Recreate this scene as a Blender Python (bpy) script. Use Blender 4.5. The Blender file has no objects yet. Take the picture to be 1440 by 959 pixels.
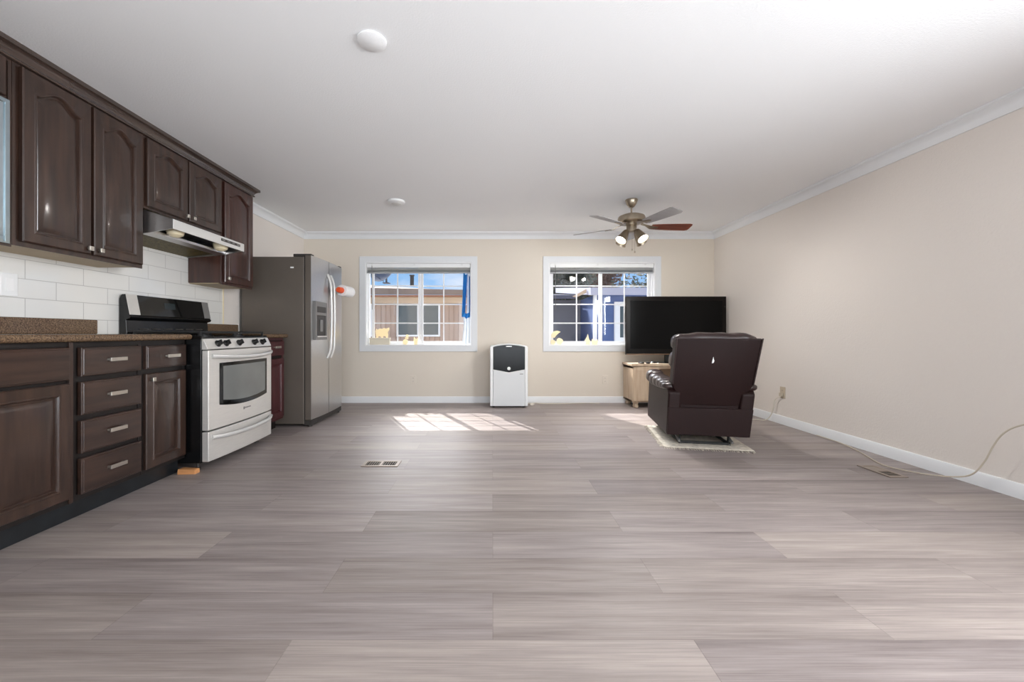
import bpy, bmesh, math, random
from mathutils import Vector, Matrix
random.seed(7)
PI = math.pi
SC = bpy.context.scene
COL = SC.collection

# ------------------------------------------------------------------ camera
CAM_H = 0.93
cam_d = bpy.data.cameras.new('camera')
cam_d.sensor_width = 36.0
cam_d.lens = 14.0
cam_d.shift_x = (720 - 692.6) / 1440
cam_d.shift_y = -(479.5 - 468.9) / 1440
cam_d.clip_start = 0.02
cam = bpy.data.objects.new('camera', cam_d)
cam.location = (0, 0, CAM_H)
cam.rotation_euler = (PI / 2, 0, 0)
COL.objects.link(cam)
SC.camera = cam

# ------------------------------------------------------------------ exposure
SC.view_settings.view_transform = 'Standard'
SC.view_settings.look = 'None'
SC.view_settings.exposure = 0.76
SC.view_settings.gamma = 1.0
SC.view_settings.use_curve_mapping = False
SC.cycles.max_bounces = 10
SC.cycles.diffuse_bounces = 6
SC.cycles.transparent_max_bounces = 16
SC.cycles.caustics_reflective = False
SC.cycles.caustics_refractive = False
SC.cycles.sample_clamp_indirect = 6.0

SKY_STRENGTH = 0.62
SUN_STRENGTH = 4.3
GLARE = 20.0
SIDE_POWER = 215.0
REAR_POWER = 26.0
LAMP_POWER = 18.0
CEIL_FILL_POWER = 8.0

# ------------------------------------------------------------------ sky
world = bpy.data.worlds.new('sky')
SC.world = world
world.use_nodes = True
wn, wl = world.node_tree.nodes, world.node_tree.links
wn.clear()
wo = wn.new('ShaderNodeOutputWorld')
wb = wn.new('ShaderNodeBackground')
wc = wn.new('ShaderNodeTexCoord')
wz = wn.new('ShaderNodeSeparateXYZ')
wl.new(wc.outputs['Generated'], wz.inputs[0])
grad = wn.new('ShaderNodeValToRGB')
grad.color_ramp.elements[0].position = 0.0
grad.color_ramp.elements[0].color = (0.34, 0.60, 0.94, 1)
grad.color_ramp.elements[1].position = 0.6
grad.color_ramp.elements[1].color = (0.16, 0.36, 0.78, 1)
wl.new(wz.outputs['Z'], grad.inputs[0])
wm = wn.new('ShaderNodeMapping')
wm.inputs['Scale'].default_value = (1, 1, 3.2)
wm.inputs['Location'].default_value = (0.35, 0.1, 0.22)
wl.new(wc.outputs['Generated'], wm.inputs[0])
wns = wn.new('ShaderNodeTexNoise')
wns.inputs['Scale'].default_value = 3.4
wns.inputs['Detail'].default_value = 7
wl.new(wm.outputs[0], wns.inputs['Vector'])
wr = wn.new('ShaderNodeValToRGB')
wr.color_ramp.elements[0].position = 0.47
wr.color_ramp.elements[1].position = 0.64
wl.new(wns.outputs['Fac'], wr.inputs[0])
wx = wn.new('ShaderNodeMixRGB')
wl.new(wr.outputs[0], wx.inputs[0])
wl.new(grad.outputs[0], wx.inputs[1])
wx.inputs[2].default_value = (0.95, 0.96, 1.0, 1)
wh = wn.new('ShaderNodeMixRGB')
wh.inputs[2].default_value = (0.97, 0.98, 1.0, 1)
wl.new(wx.outputs[0], wh.inputs[1])
wl.new(wh.outputs[0], wb.inputs['Color'])
# bright hazy sky around the sun, high above what the windows show
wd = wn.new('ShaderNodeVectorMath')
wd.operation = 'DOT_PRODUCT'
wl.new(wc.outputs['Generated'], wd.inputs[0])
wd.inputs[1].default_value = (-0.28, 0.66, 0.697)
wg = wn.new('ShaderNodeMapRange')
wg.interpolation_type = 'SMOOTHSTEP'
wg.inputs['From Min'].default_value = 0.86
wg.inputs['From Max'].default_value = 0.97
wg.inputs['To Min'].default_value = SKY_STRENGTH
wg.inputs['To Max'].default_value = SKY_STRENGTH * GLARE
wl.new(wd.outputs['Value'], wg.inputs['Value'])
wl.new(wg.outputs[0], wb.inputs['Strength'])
wf = wn.new('ShaderNodeMapRange')
wf.inputs['From Min'].default_value = 0.84
wf.inputs['From Max'].default_value = 0.92
wl.new(wd.outputs['Value'], wf.inputs['Value'])
wl.new(wf.outputs[0], wh.inputs[0])
wl.new(wb.outputs[0], wo.inputs['Surface'])


def link_light(name, data, loc, rot=None, direction=None):
    o = bpy.data.objects.new(name, data)
    o.location = loc
    if rot: o.rotation_euler = rot
    if direction is not None:
        o.rotation_euler = Vector(direction).to_track_quat('-Z', 'Y').to_euler()
    COL.objects.link(o)
    return o

sd = bpy.data.lights.new('sun', 'SUN')
sd.energy = SUN_STRENGTH
sd.angle = math.radians(0.25)
sd.color = (1.0, 0.97, 0.94)
link_light('sun', sd, (-6, 14, 14), direction=(0.80, -1.59, -1.76))

# added fill light outside the made-up glass door behind the camera
ad = bpy.data.lights.new('rear_fill', 'AREA')
ad.shape = 'RECTANGLE'
ad.size = 2.7
ad.size_y = 2.0
ad.energy = REAR_POWER
ad.spread = math.radians(140)
ad.color = (0.93, 0.97, 1.0)
link_light('rear_fill', ad, (0.2, -2.75, 1.05), rot=(PI / 2, 0, 0))
# added kitchen fill light outside the made-up window beside the camera
wd_ = bpy.data.lights.new('side_fill', 'AREA')
wd_.shape = 'RECTANGLE'
wd_.size = 2.1
wd_.size_y = 1.5
wd_.energy = SIDE_POWER
wd_.color = (0.95, 0.975, 1.0)
link_light('side_fill', wd_, (3.42, -0.05, 1.32), direction=(-1, 0.22, -0.32))
# added fill light behind the camera, thrown up at the ceiling
ud = bpy.data.lights.new('ceiling_fill', 'AREA')
ud.shape = 'RECTANGLE'
ud.size = 3.4
ud.size_y = 1.2
ud.spread = math.radians(110)
ud.energy = CEIL_FILL_POWER
ud.color = (0.92, 0.97, 1.0)
link_light('ceiling_fill', ud, (0.2, -0.7, 0.75), direction=(0, 1.5, 1))


# ------------------------------------------------------------------ materials
def lin(c):
    r = []
    for v in c[:3]:
        v /= 255.0
        r.append(v / 12.92 if v <= 0.04045 else ((v + 0.055) / 1.055) ** 2.4)
    return tuple(r) + (1.0,)


def mat(name, col, rough=0.5, metal=0.0, noise=None, bump=None, stretch=(1, 1, 1), coat=0.0, col2=None,
        emit=None, spec=0.5, translucent=0.0):
    m = bpy.data.materials.new(name)
    m.use_nodes = True
    n, l = m.node_tree.nodes, m.node_tree.links
    b = n['Principled BSDF']
    c = lin(col)
    b.inputs['Base Color'].default_value = c
    b.inputs['Roughness'].default_value = rough
    b.inputs['Metallic'].default_value = metal
    b.inputs['Specular IOR Level'].default_value = spec
    b.inputs['Coat Weight'].default_value = coat
    b.inputs['Coat Roughness'].default_value = 0.12
    tc = n.new('ShaderNodeTexCoord')
    mp = n.new('ShaderNodeMapping')
    mp.inputs['Scale'].default_value = stretch
    l.new(tc.outputs['Object'], mp.inputs[0])
    if noise:
        t = n.new('ShaderNodeTexNoise')
        t.inputs['Scale'].default_value = noise[0]
        t.inputs['Detail'].default_value = 5
        l.new(mp.outputs[0], t.inputs['Vector'])
        r = n.new('ShaderNodeValToRGB')
        d = noise[1]
        c2 = lin(col2) if col2 else tuple(min(1, v * (1 + d)) for v in c[:3]) + (1,)
        c1 = c if col2 else tuple(v * (1 - d) for v in c[:3]) + (1,)
        r.color_ramp.elements[0].position = 0.32
        r.color_ramp.elements[1].position = 0.68
        r.color_ramp.elements[0].color = c1
        r.color_ramp.elements[1].color = c2
        l.new(t.outputs['Fac'], r.inputs[0])
        l.new(r.outputs[0], b.inputs['Base Color'])
    if bump:
        t = n.new('ShaderNodeTexNoise')
        t.inputs['Scale'].default_value = bump[0]
        t.inputs['Detail'].default_value = 3
        l.new(mp.outputs[0], t.inputs['Vector'])
        bp = n.new('ShaderNodeBump')
        bp.inputs['Strength'].default_value = bump[1]
        bp.inputs['Distance'].default_value = bump[2] if len(bump) > 2 else 0.005
        l.new(t.outputs['Fac'], bp.inputs['Height'])
        l.new(bp.outputs[0], b.inputs['Normal'])
    if emit:
        b.inputs['Emission Color'].default_value = lin(emit[0])
        b.inputs['Emission Strength'].default_value = emit[1]
    if translucent:
        tr = n.new('ShaderNodeBsdfTranslucent')
        tr.inputs[0].default_value = c
        mx = n.new('ShaderNodeMixShader')
        mx.inputs[0].default_value = translucent
        l.new(b.outputs[0], mx.inputs[1])
        l.new(tr.outputs[0], mx.inputs[2])
        l.new(mx.outputs[0], n['Material Output'].inputs['Surface'])
    return m


def glass_mat(name, tint=(1, 1, 1), gloss=0.025):
    m = bpy.data.materials.new(name)
    m.use_nodes = True
    n, l = m.node_tree.nodes, m.node_tree.links
    n.remove(n['Principled BSDF'])
    t = n.new('ShaderNodeBsdfTransparent')
    t.inputs[0].default_value = tuple(tint) + (1,)
    g = n.new('ShaderNodeBsdfGlossy')
    g.inputs['Roughness'].default_value = 0.02
    x = n.new('ShaderNodeMixShader')
    x.inputs[0].default_value = gloss
    l.new(t.outputs[0], x.inputs[1])
    l.new(g.outputs[0], x.inputs[2])
    l.new(x.outputs[0], n['Material Output'].inputs['Surface'])
    return m


def math_node(n, l, op, a, b=None, c=None):
    q = n.new('ShaderNodeMath')
    q.operation = op
    for i, v in enumerate((a, b, c)):
        if v is None: continue
        if isinstance(v, (int, float)): q.inputs[i].default_value = v
        else: l.new(v, q.inputs[i])
    return q.outputs[0]


def floor_mat():
    m = bpy.data.materials.new('vinyl_planks')
    m.use_nodes = True
    n, l = m.node_tree.nodes, m.node_tree.links
    b = n['Principled BSDF']
    tc = n.new('ShaderNodeNewGeometry')
    s = n.new('ShaderNodeSeparateXYZ')
    l.new(tc.outputs['Position'], s.inputs[0])
    W, L = 0.2195, 1.22
    ry = math_node(n, l, 'DIVIDE', math_node(n, l, 'ADD', s.outputs['Y'], -1.208 + 40 * W), W)
    row = math_node(n, l, 'FLOOR', ry)
    fy = math_node(n, l, 'FRACT', ry)
    half = math_node(n, l, 'MULTIPLY', math_node(n, l, 'MODULO', row, 2.0), 0.5)
    rx = math_node(n, l, 'ADD', math_node(n, l, 'DIVIDE', math_node(n, l, 'ADD', s.outputs['X'], 20 * L), L), half)
    cx = math_node(n, l, 'FLOOR', rx)
    fx = math_node(n, l, 'FRACT', rx)
    cmb = n.new('ShaderNodeCombineXYZ')
    l.new(cx, cmb.inputs[0]); l.new(row, cmb.inputs[1])
    wnz = n.new('ShaderNodeTexWhiteNoise')
    wnz.noise_dimensions = '3D'
    l.new(cmb.outputs[0], wnz.inputs['Vector'])
    # grain coordinates: stretched along X, shifted per plank
    gx = math_node(n, l, 'MULTIPLY', s.outputs['X'], 1.3)
    gy = math_node(n, l, 'ADD', math_node(n, l, 'MULTIPLY', s.outputs['Y'], 21.0), math_node(n, l, 'MULTIPLY', wnz.outputs['Value'], 57.0))
    gc = n.new('ShaderNodeCombineXYZ')
    l.new(gx, gc.inputs[0]); l.new(gy, gc.inputs[1]); l.new(math_node(n, l, 'MULTIPLY', wnz.outputs['Value'], 9.0), gc.inputs[2])
    g1 = n.new('ShaderNodeTexNoise')
    g1.inputs['Scale'].default_value = 1.4
    g1.inputs['Detail'].default_value = 8
    g1.inputs['Roughness'].default_value = 0.62
    g1.inputs['Distortion'].default_value = 0.25
    l.new(gc.outputs[0], g1.inputs['Vector'])
    g2c = n.new('ShaderNodeCombineXYZ')
    l.new(math_node(n, l, 'MULTIPLY', s.outputs['X'], 2.0), g2c.inputs[0])
    l.new(math_node(n, l, 'MULTIPLY', gy, 9.0), g2c.inputs[1])
    g2 = n.new('ShaderNodeTexNoise')
    g2.inputs['Scale'].default_value = 1.4
    g2.inputs['Detail'].default_value = 3
    l.new(g2c.outputs[0], g2.inputs['Vector'])
    ramp = n.new('ShaderNodeValToRGB')
    e = ramp.color_ramp.elements
    e[0].position = 0.24; e[0].color = lin((115, 105, 103))
    e[1].position = 0.76; e[1].color = lin((178, 167, 162))
    k = e.new(0.50); k.color = lin((147, 137, 134))
    f = math_node(n, l, 'ADD', math_node(n, l, 'MULTIPLY', g1.outputs['Fac'], 0.62), math_node(n, l, 'MULTIPLY', g2.outputs['Fac'], 0.38))
    f = math_node(n, l, 'ADD', f, math_node(n, l, 'MULTIPLY', math_node(n, l, 'SUBTRACT', wnz.outputs['Value'], 0.5), 0.13))
    l.new(f, ramp.inputs[0])
    # darker printed grain towards the long edges of some planks
    ed = math_node(n, l, 'POWER', math_node(n, l, 'ABSOLUTE', math_node(n, l, 'SUBTRACT', fy, 0.42)), 2.2)
    f = math_node(n, l, 'SUBTRACT', f, math_node(n, l, 'MULTIPLY', math_node(n, l, 'MULTIPLY', ed, math_node(n, l, 'FRACT', math_node(n, l, 'MULTIPLY', wnz.outputs['Value'], 7.3))), 0.55))
    l.new(f, ramp.inputs[0])
    # a few planks lean towards yellow
    hue = n.new('ShaderNodeMixRGB')
    hue.blend_type = 'MULTIPLY'
    l.new(math_node(n, l, 'MULTIPLY', math_node(n, l, 'GREATER_THAN', wnz.outputs['Color'], 0.55), 0.35), hue.inputs[0])
    l.new(ramp.outputs[0], hue.inputs[1])
    hue.inputs[2].default_value = (1.0, 0.985, 0.90, 1)
    # seams
    ey = math_node(n, l, 'LESS_THAN', fy, 0.012)
    ex = math_node(n, l, 'LESS_THAN', fx, 0.0022)
    seam = math_node(n, l, 'MAXIMUM', ey, ex)
    mx = n.new('ShaderNodeMixRGB')
    l.new(math_node(n, l, 'MULTIPLY', seam, 0.28), mx.inputs[0])
    l.new(hue.outputs[0], mx.inputs[1])
    mx.inputs[2].default_value = lin((84, 74, 70))
    l.new(mx.outputs[0], b.inputs['Base Color'])
    b.inputs['Roughness'].default_value = 0.45
    b.inputs['Specular IOR Level'].default_value = 0.35
    bp = n.new('ShaderNodeBump')
    bp.inputs['Strength'].default_value = 0.12
    bp.inputs['Distance'].default_value = 0.003
    l.new(g2.outputs['Fac'], bp.inputs['Height'])
    l.new(bp.outputs[0], b.inputs['Normal'])
    return m


def tile_mat():
    m = bpy.data.materials.new('subway_tile')
    m.use_nodes = True
    n, l = m.node_tree.nodes, m.node_tree.links
    b = n['Principled BSDF']
    tc = n.new('ShaderNodeNewGeometry')
    s = n.new('ShaderNodeSeparateXYZ')
    l.new(tc.outputs['Position'], s.inputs[0])
    W, H = 0.307, 0.104
    rz = math_node(n, l, 'DIVIDE', math_node(n, l, 'ADD', s.outputs['Z'], -1.12 + 20 * H), H)
    row = math_node(n, l, 'FLOOR', rz)
    fz = math_node(n, l, 'FRACT', rz)
    half = math_node(n, l, 'MULTIPLY', math_node(n, l, 'MODULO', row, 2.0), 0.5)
    ry = math_node(n, l, 'ADD', math_node(n, l, 'DIVIDE', math_node(n, l, 'ADD', s.outputs['Y'], -2.302 + 20 * W), W), half)
    fy = math_node(n, l, 'FRACT', ry)
    ez = math_node(n, l, 'LESS_THAN', math_node(n, l, 'ABSOLUTE', math_node(n, l, 'SUBTRACT', fz, 0.5)), 0.485)
    eyy = math_node(n, l, 'LESS_THAN', math_node(n, l, 'ABSOLUTE', math_node(n, l, 'SUBTRACT', fy, 0.5)), 0.4945)
    t = math_node(n, l, 'MULTIPLY', ez, eyy)
    mx = n.new('ShaderNodeMixRGB')
    l.new(t, mx.inputs[0])
    mx.inputs[1].default_value = lin((176, 174, 170))
    mx.inputs[2].default_value = lin((226, 225, 221))
    l.new(mx.outputs[0], b.inputs['Base Color'])
    l.new(math_node(n, l, 'SUBTRACT', 0.6, math_node(n, l, 'MULTIPLY', t, 0.53)), b.inputs['Roughness'])
    b.inputs['Specular IOR Level'].default_value = 0.9
    bp = n.new('ShaderNodeBump')
    bp.inputs['Strength'].default_value = 0.5
    bp.inputs['Distance'].default_value = 0.002
    l.new(t, bp.inputs['Height'])
    l.new(bp.outputs[0], b.inputs['Normal'])
    return m


M_floor = floor_mat()
M_tile = tile_mat()
M_wall = mat('cream_paint', (224, 215, 202), 0.75, bump=(160, 0.25, 0.003))
M_wall_side = mat('cream_paint_orange_peel', (228, 221, 214), 0.6, bump=(75, 0.5, 0.004))
M_ceil = mat('white_ceiling', (240, 241, 242), 0.85, bump=(110, 0.35, 0.003))
M_trim = mat('white_gloss_paint', (232, 234, 236), 0.4)
M_casing = mat('casing_paint', (226, 229, 232), 0.45)
M_vinyl = mat('white_vinyl', (240, 241, 242), 0.35)
M_slat = mat('white_blind_slat', (244, 244, 242), 0.5, translucent=0.5)
M_slat_g = mat('pale_grey_rail', (188, 190, 192), 0.5, translucent=0.2)
M_wood = mat('dark_stained_wood', (40, 27, 21), 0.33, noise=(6, 0.0), col2=(63, 44, 35), stretch=(5, 5, 0.5), bump=(22, 0.12, 0.002), coat=0.45)
M_wood_h = mat('dark_stained_wood_drawer', (40, 27, 22), 0.33, noise=(6, 0.0), col2=(63, 44, 36), stretch=(5, 0.5, 5), bump=(22, 0.12, 0.002), coat=0.45)
M_wood_red = mat('red_brown_stained_wood', (58, 20, 24), 0.36, noise=(6, 0.0), col2=(78, 32, 36), stretch=(5, 5, 0.5), coat=0.25)
M_wood_warm = mat('warm_stained_wood', (46, 25, 20), 0.33, noise=(6, 0.0), col2=(70, 40, 32), stretch=(5, 5, 0.5), coat=0.45)
M_wood_shade = mat('shade_dark_cabinet_frame', (20, 14, 12), 0.45, noise=(6, 0.25), stretch=(5, 5, 0.5))  # wood painted near black for the shade in gaps between fronts
M_birch = mat('pale_cabinet_underside', (178, 160, 130), 0.6, noise=(4, 0.08))
M_kick = mat('black_painted_board', (26, 29, 32), 0.32, noise=(9, 0.3), bump=(15, 0.2))
M_granite = mat('brown_granite', (62, 46, 34), 0.16, noise=(160, 0.0), col2=(128, 104, 80))
M_nickel = mat('satin_nickel', (214, 208, 198), 0.32, 1.0)
M_steel = mat('brushed_stainless', (204, 202, 200), 0.30, 1.0, noise=(40, 0.05), stretch=(1, 1, 14))
M_steel_h = mat('brushed_stainless_range', (226, 223, 218), 0.36, 0.55, noise=(40, 0.05), stretch=(1, 0.3, 14))
M_steel_lt = mat('silver_plastic', (216, 215, 212), 0.35, 0.35)
M_black = mat('black_enamel', (14, 14, 15), 0.25, noise=(8, 0.2))
M_blackgl = mat('black_glass', (8, 9, 10), 0.06)
M_blacksm = mat('smoked_black_plastic', (10, 10, 11), 0.18, spec=0.22)
M_iron = mat('cast_iron', (22, 22, 22), 0.55, bump=(60, 0.2))
M_ovenglass = mat('oven_window_glass', (112, 114, 112), 0.10, noise=(3, 0.12))
M_fridge = mat('taupe_grey_metal_side', (104, 96, 88), 0.42, 0.2, noise=(3, 0.06), bump=(220, 0.06, 0.001))
M_dkplastic = mat('dark_grey_plastic', (56, 52, 49), 0.45)
M_grey = mat('mid_grey_plastic', (120, 118, 116), 0.4)
M_white_pl = mat('white_plastic', (232, 233, 233), 0.35)
M_mirror = mat('pale_mirror_glass', (208, 224, 232), 0.04, 1.0)
M_cream_gl = mat('cream_lamp_lens', (236, 222, 188), 0.3)
M_filter = mat('greasy_mesh_filter', (96, 84, 44), 0.5, 0.4, noise=(60, 0.5), bump=(120, 0.6))
M_orange = mat('orange_plastic', (226, 84, 34), 0.45)
M_paper = mat('paper_white', (238, 238, 238), 0.9)
M_glass = glass_mat('window_glass')
M_leather = mat('oxblood_leather', (42, 24, 23), 0.36, noise=(5, 0.12), coat=0.35, bump=(140, 0.25, 0.002))
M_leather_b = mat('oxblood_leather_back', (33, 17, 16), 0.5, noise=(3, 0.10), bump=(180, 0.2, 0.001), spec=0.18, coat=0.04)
M_stand = mat('whitewashed_oak', (204, 186, 162), 0.5, noise=(5, 0.0), col2=(180, 156, 132), stretch=(4, 4, 0.5))
M_tvframe = mat('dark_bronze_gloss', (20, 16, 14), 0.22, spec=0.15)
M_screen = mat('tv_screen', (4, 4, 4), 0.12, spec=0.15)
M_rug = mat('woven_cream_rug', (208, 200, 186), 0.9, noise=(30, 0.2), bump=(120, 0.6))
M_cord = mat('white_cord', (222, 216, 202), 0.5)
M_cord_g = mat('pale_cord', (200, 190, 172), 0.5)
M_brnz = mat('brushed_nickel_fan', (176, 164, 146), 0.34, 1.0)
M_blade = mat('mahogany_blade', (110, 56, 42), 0.4, noise=(5, 0.0), col2=(138, 74, 56), stretch=(1, 6, 1))
M_blade_lit = mat('lit_mahogany_blade', (172, 170, 170), 0.4, noise=(5, 0.06), stretch=(1, 6, 1))  # same mahogany blades, with the light on them put into a grey colour
M_bulb = mat('lit_bulb', (255, 244, 226), 0.4, emit=((255, 244, 228), 9.0))
M_cream_fig = mat('cream_cutout', (252, 240, 208), 0.6, translucent=0.25)
M_blue = mat('blue_cloth', (58, 146, 208), 0.8, noise=(20, 0.1), translucent=0.3)
M_whitecl = mat('white_cloth', (236, 240, 244), 0.8, translucent=0.3)
M_vent = mat('beige_register_metal', (150, 136, 124), 0.4, 0.2)
M_duct = mat('dark_duct', (28, 25, 23), 0.8)
M_blockwood = mat('pine_block', (196, 138, 88), 0.6, noise=(6, 0.12), stretch=(1, 5, 5))
M_red = mat('dark_red_lens', (120, 30, 30), 0.4)
# outside
M_tan = mat('tan_siding', (172, 150, 136), 0.8, noise=(2, 0.05))
M_roof = mat('brown_roof', (128, 112, 102), 0.85, noise=(3, 0.1))
M_rust = mat('rust_gutter', (150, 102, 74), 0.7)
M_beige = mat('beige_siding_band', (190, 168, 144), 0.8)
M_bluehouse = mat('blue_siding', (84, 104, 150), 0.8, noise=(3, 0.06))
M_greyhouse = mat('grey_siding', (112, 116, 128), 0.8, noise=(3, 0.06))
M_paleroof = mat('pale_metal_roof', (168, 168, 184), 0.6)
M_darkglass = mat('dark_house_glass', (78, 88, 92), 0.12)
M_dish = mat('grey_dish', (92, 96, 108), 0.6)
M_bark = mat('grey_bark', (112, 94, 80), 0.9, noise=(6, 0.25))
M_leaf = mat('dull_green_leaf', (74, 78, 66), 0.8, noise=(3, 0.2), translucent=0.3)
M_leaf_r = mat('red_brown_leaf', (112, 84, 74), 0.8, noise=(3, 0.2), translucent=0.3)
M_ground = mat('pale_outdoor_concrete', (206, 200, 190), 0.95, noise=(8, 0.15))


# ------------------------------------------------------------------ builders
class MB:
    def __init__(s):
        s.v, s.f = [], []

    def add(s, vs, fs):
        o = len(s.v)
        s.v += [tuple(v) for v in vs]
        s.f += [tuple(i + o for i in f) for f in fs]
        return s

    def box(s, x0, x1, y0, y1, z0, z1):
        return s.add([(x0, y0, z0), (x1, y0, z0), (x1, y1, z0), (x0, y1, z0), (x0, y0, z1), (x1, y0, z1), (x1, y1, z1), (x0, y1, z1)],
                     [(0, 3, 2, 1), (4, 5, 6, 7), (0, 1, 5, 4), (1, 2, 6, 5), (2, 3, 7, 6), (3, 0, 4, 7)])

    def loops(s, ls, cap0=True, cap1=True):
        n = len(ls[0])
        vs = [p for L in ls for p in L]
        fs = []
        for i in range(len(ls) - 1):
            for j in range(n):
                k = (j + 1) % n
                fs.append((i * n + j, i * n + k, (i + 1) * n + k, (i + 1) * n + j))
        if cap0: fs.append(tuple(reversed(range(n))))
        if cap1: fs.append(tuple((len(ls) - 1) * n + j for j in range(n)))
        return s.add(vs, fs)

    def prism(s, pts, axis, a, b):
        def w(p, t):
            return {'x': (t, p[0], p[1]), 'y': (p[0], t, p[1]), 'z': (p[0], p[1], t)}[axis]
        return s.loops([[w(p, a) for p in pts], [w(p, b) for p in pts]])

    def frame(s, axis, a, b, o, i):
        # rectangular ring; o and i = (u0,u1,v0,v1)
        def w(u, v, t):
            return {'x': (t, u, v), 'y': (u, t, v), 'z': (u, v, t)}[axis]
        O = [(o[0], o[2]), (o[1], o[2]), (o[1], o[3]), (o[0], o[3])]
        I = [(i[0], i[2]), (i[1], i[2]), (i[1], i[3]), (i[0], i[3])]
        vs = [w(*p, t) for t in (a, b) for L in (O, I) for p in L]
        fs = []
        for j in range(4):
            k = (j + 1) % 4
            fs += [(j, k, 4 + k, 4 + j), (8 + j, 12 + j, 12 + k, 8 + k), (j, 8 + j, 8 + k, k), (4 + j, 4 + k, 12 + k, 12 + j)]
        return s.add(vs, fs)

    def lathe(s, prof, c=(0, 0, 0), d=(0, 0, 1), n=24):
        d = Vector(d).normalized()
        a = d.orthogonal().normalized()
        b = d.cross(a)
        c = Vector(c)
        ls = []
        for r, h in prof:
            r = max(r, 1e-5)
            ls.append([c + d * h + (a * math.cos(2 * PI * j / n) + b * math.sin(2 * PI * j / n)) * r for j in range(n)])
        return s.loops(ls)

    def cyl(s, p0, p1, r0, r1=None, n=16):
        p0, p1 = Vector(p0), Vector(p1)
        return s.lathe([(r0, 0), (r0 if r1 is None else r1, (p1 - p0).length)], p0, p1 - p0, n)

    def tube(s, path, r, n=8, flat=1.0):
        P = [Vector(p) for p in path]
        t0 = (P[1] - P[0]).normalized()
        a = t0.orthogonal().normalized()
        ls = []
        for i, p in enumerate(P):
            t = (P[min(i + 1, len(P) - 1)] - P[max(i - 1, 0)]).normalized()
            a = (a - t * a.dot(t)).normalized()
            b = t.cross(a)
            rr = r[i] if isinstance(r, (list, tuple)) else r
            ls.append([p + (a * math.cos(2 * PI * j / n) + b * math.sin(2 * PI * j / n) * flat) * rr for j in range(n)])
        return s.loops(ls)

    def ball(s, c, r, n=16, m=10, e=1.0):
        rx, ry, rz = r if isinstance(r, (tuple, list)) else (r, r, r)
        sg = lambda v: math.copysign(abs(v) ** e, v)
        ls = []
        for i in range(m + 1):
            ph = -PI / 2 + PI * i / m
            q = max(math.cos(ph), 1e-4)
            ls.append([(c[0] + rx * sg(q) * sg(math.cos(2 * PI * j / n)), c[1] + ry * sg(q) * sg(math.sin(2 * PI * j / n)), c[2] + rz * sg(math.sin(ph))) for j in range(n)])
        return s.loops(ls)

    def build(s, name, m, parent=None, bevel=0.0, seg=2, local=False, angle=35, origin=None):
        me = bpy.data.meshes.new(name)
        vs = [Vector(v) for v in s.v]
        o = bpy.data.objects.new(name, me)
        if parent is None:
            if origin is None:
                xs = [v.x for v in vs]; ys = [v.y for v in vs]; zs = [v.z for v in vs]
                origin = Vector(((min(xs) + max(xs)) / 2, (min(ys) + max(ys)) / 2, min(zs)))
            vs = [v - Vector(origin) for v in vs]
            o.location = origin
        else:
            o.parent = parent
            if not local:
                r = parent
                while r.parent: r = r.parent
                inv = (Matrix.Translation(r.location) @ r.rotation_euler.to_matrix().to_4x4()).inverted()
                vs = [inv @ v for v in vs]
        me.from_pydata([tuple(v) for v in vs], [], s.f)
        bm = bmesh.new()
        bm.from_mesh(me)
        bmesh.ops.recalc_face_normals(bm, faces=bm.faces)
        bm.to_mesh(me)
        bm.free()
        me.materials.append(m)
        me.polygons.foreach_set('use_smooth', [True] * len(me.polygons))
        me.set_sharp_from_angle(angle=math.radians(angle))
        COL.objects.link(o)
        if bevel:
            b = o.modifiers.new('bevel', 'BEVEL')
            b.width = bevel
            b.segments = seg
            b.limit_method = 'ANGLE'
            b.angle_limit = math.radians(40)
            b.harden_normals = True
        return o


def thing(name, label, cat, loc=(0, 0, 0), rotz=0.0, group=None, kind=None):
    o = bpy.data.objects.new(name, None)
    o.location = loc
    o.rotation_euler = (0, 0, rotz)
    o.empty_display_size = 0.1
    COL.objects.link(o)
    if label: o['label'] = label
    if cat: o['category'] = cat
    if group: o['group'] = group
    if kind: o['kind'] = kind
    return o


def tag(o, label=None, cat=None, group=None, kind=None):
    if label: o['label'] = label
    if cat: o['category'] = cat
    if group: o['group'] = group
    if kind: o['kind'] = kind
    return o


def struct(mb, name, m, **k):
    return tag(mb.build(name, m, **k), kind='structure')


def catmull(pts, k=8):
    P = [Vector(p) for p in pts]
    P = [P[0] * 2 - P[1]] + P + [P[-1] * 2 - P[-2]]
    r = []
    for i in range(1, len(P) - 2):
        for j in range(k):
            t = j / k
            a, b, c, d = P[i - 1], P[i], P[i + 1], P[i + 2]
            r.append(0.5 * ((2 * b) + (c - a) * t + (2 * a - 5 * b + 4 * c - d) * t * t + (3 * b - a - 3 * c + d) * t ** 3))
    r.append(P[-2])
    return r


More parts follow.
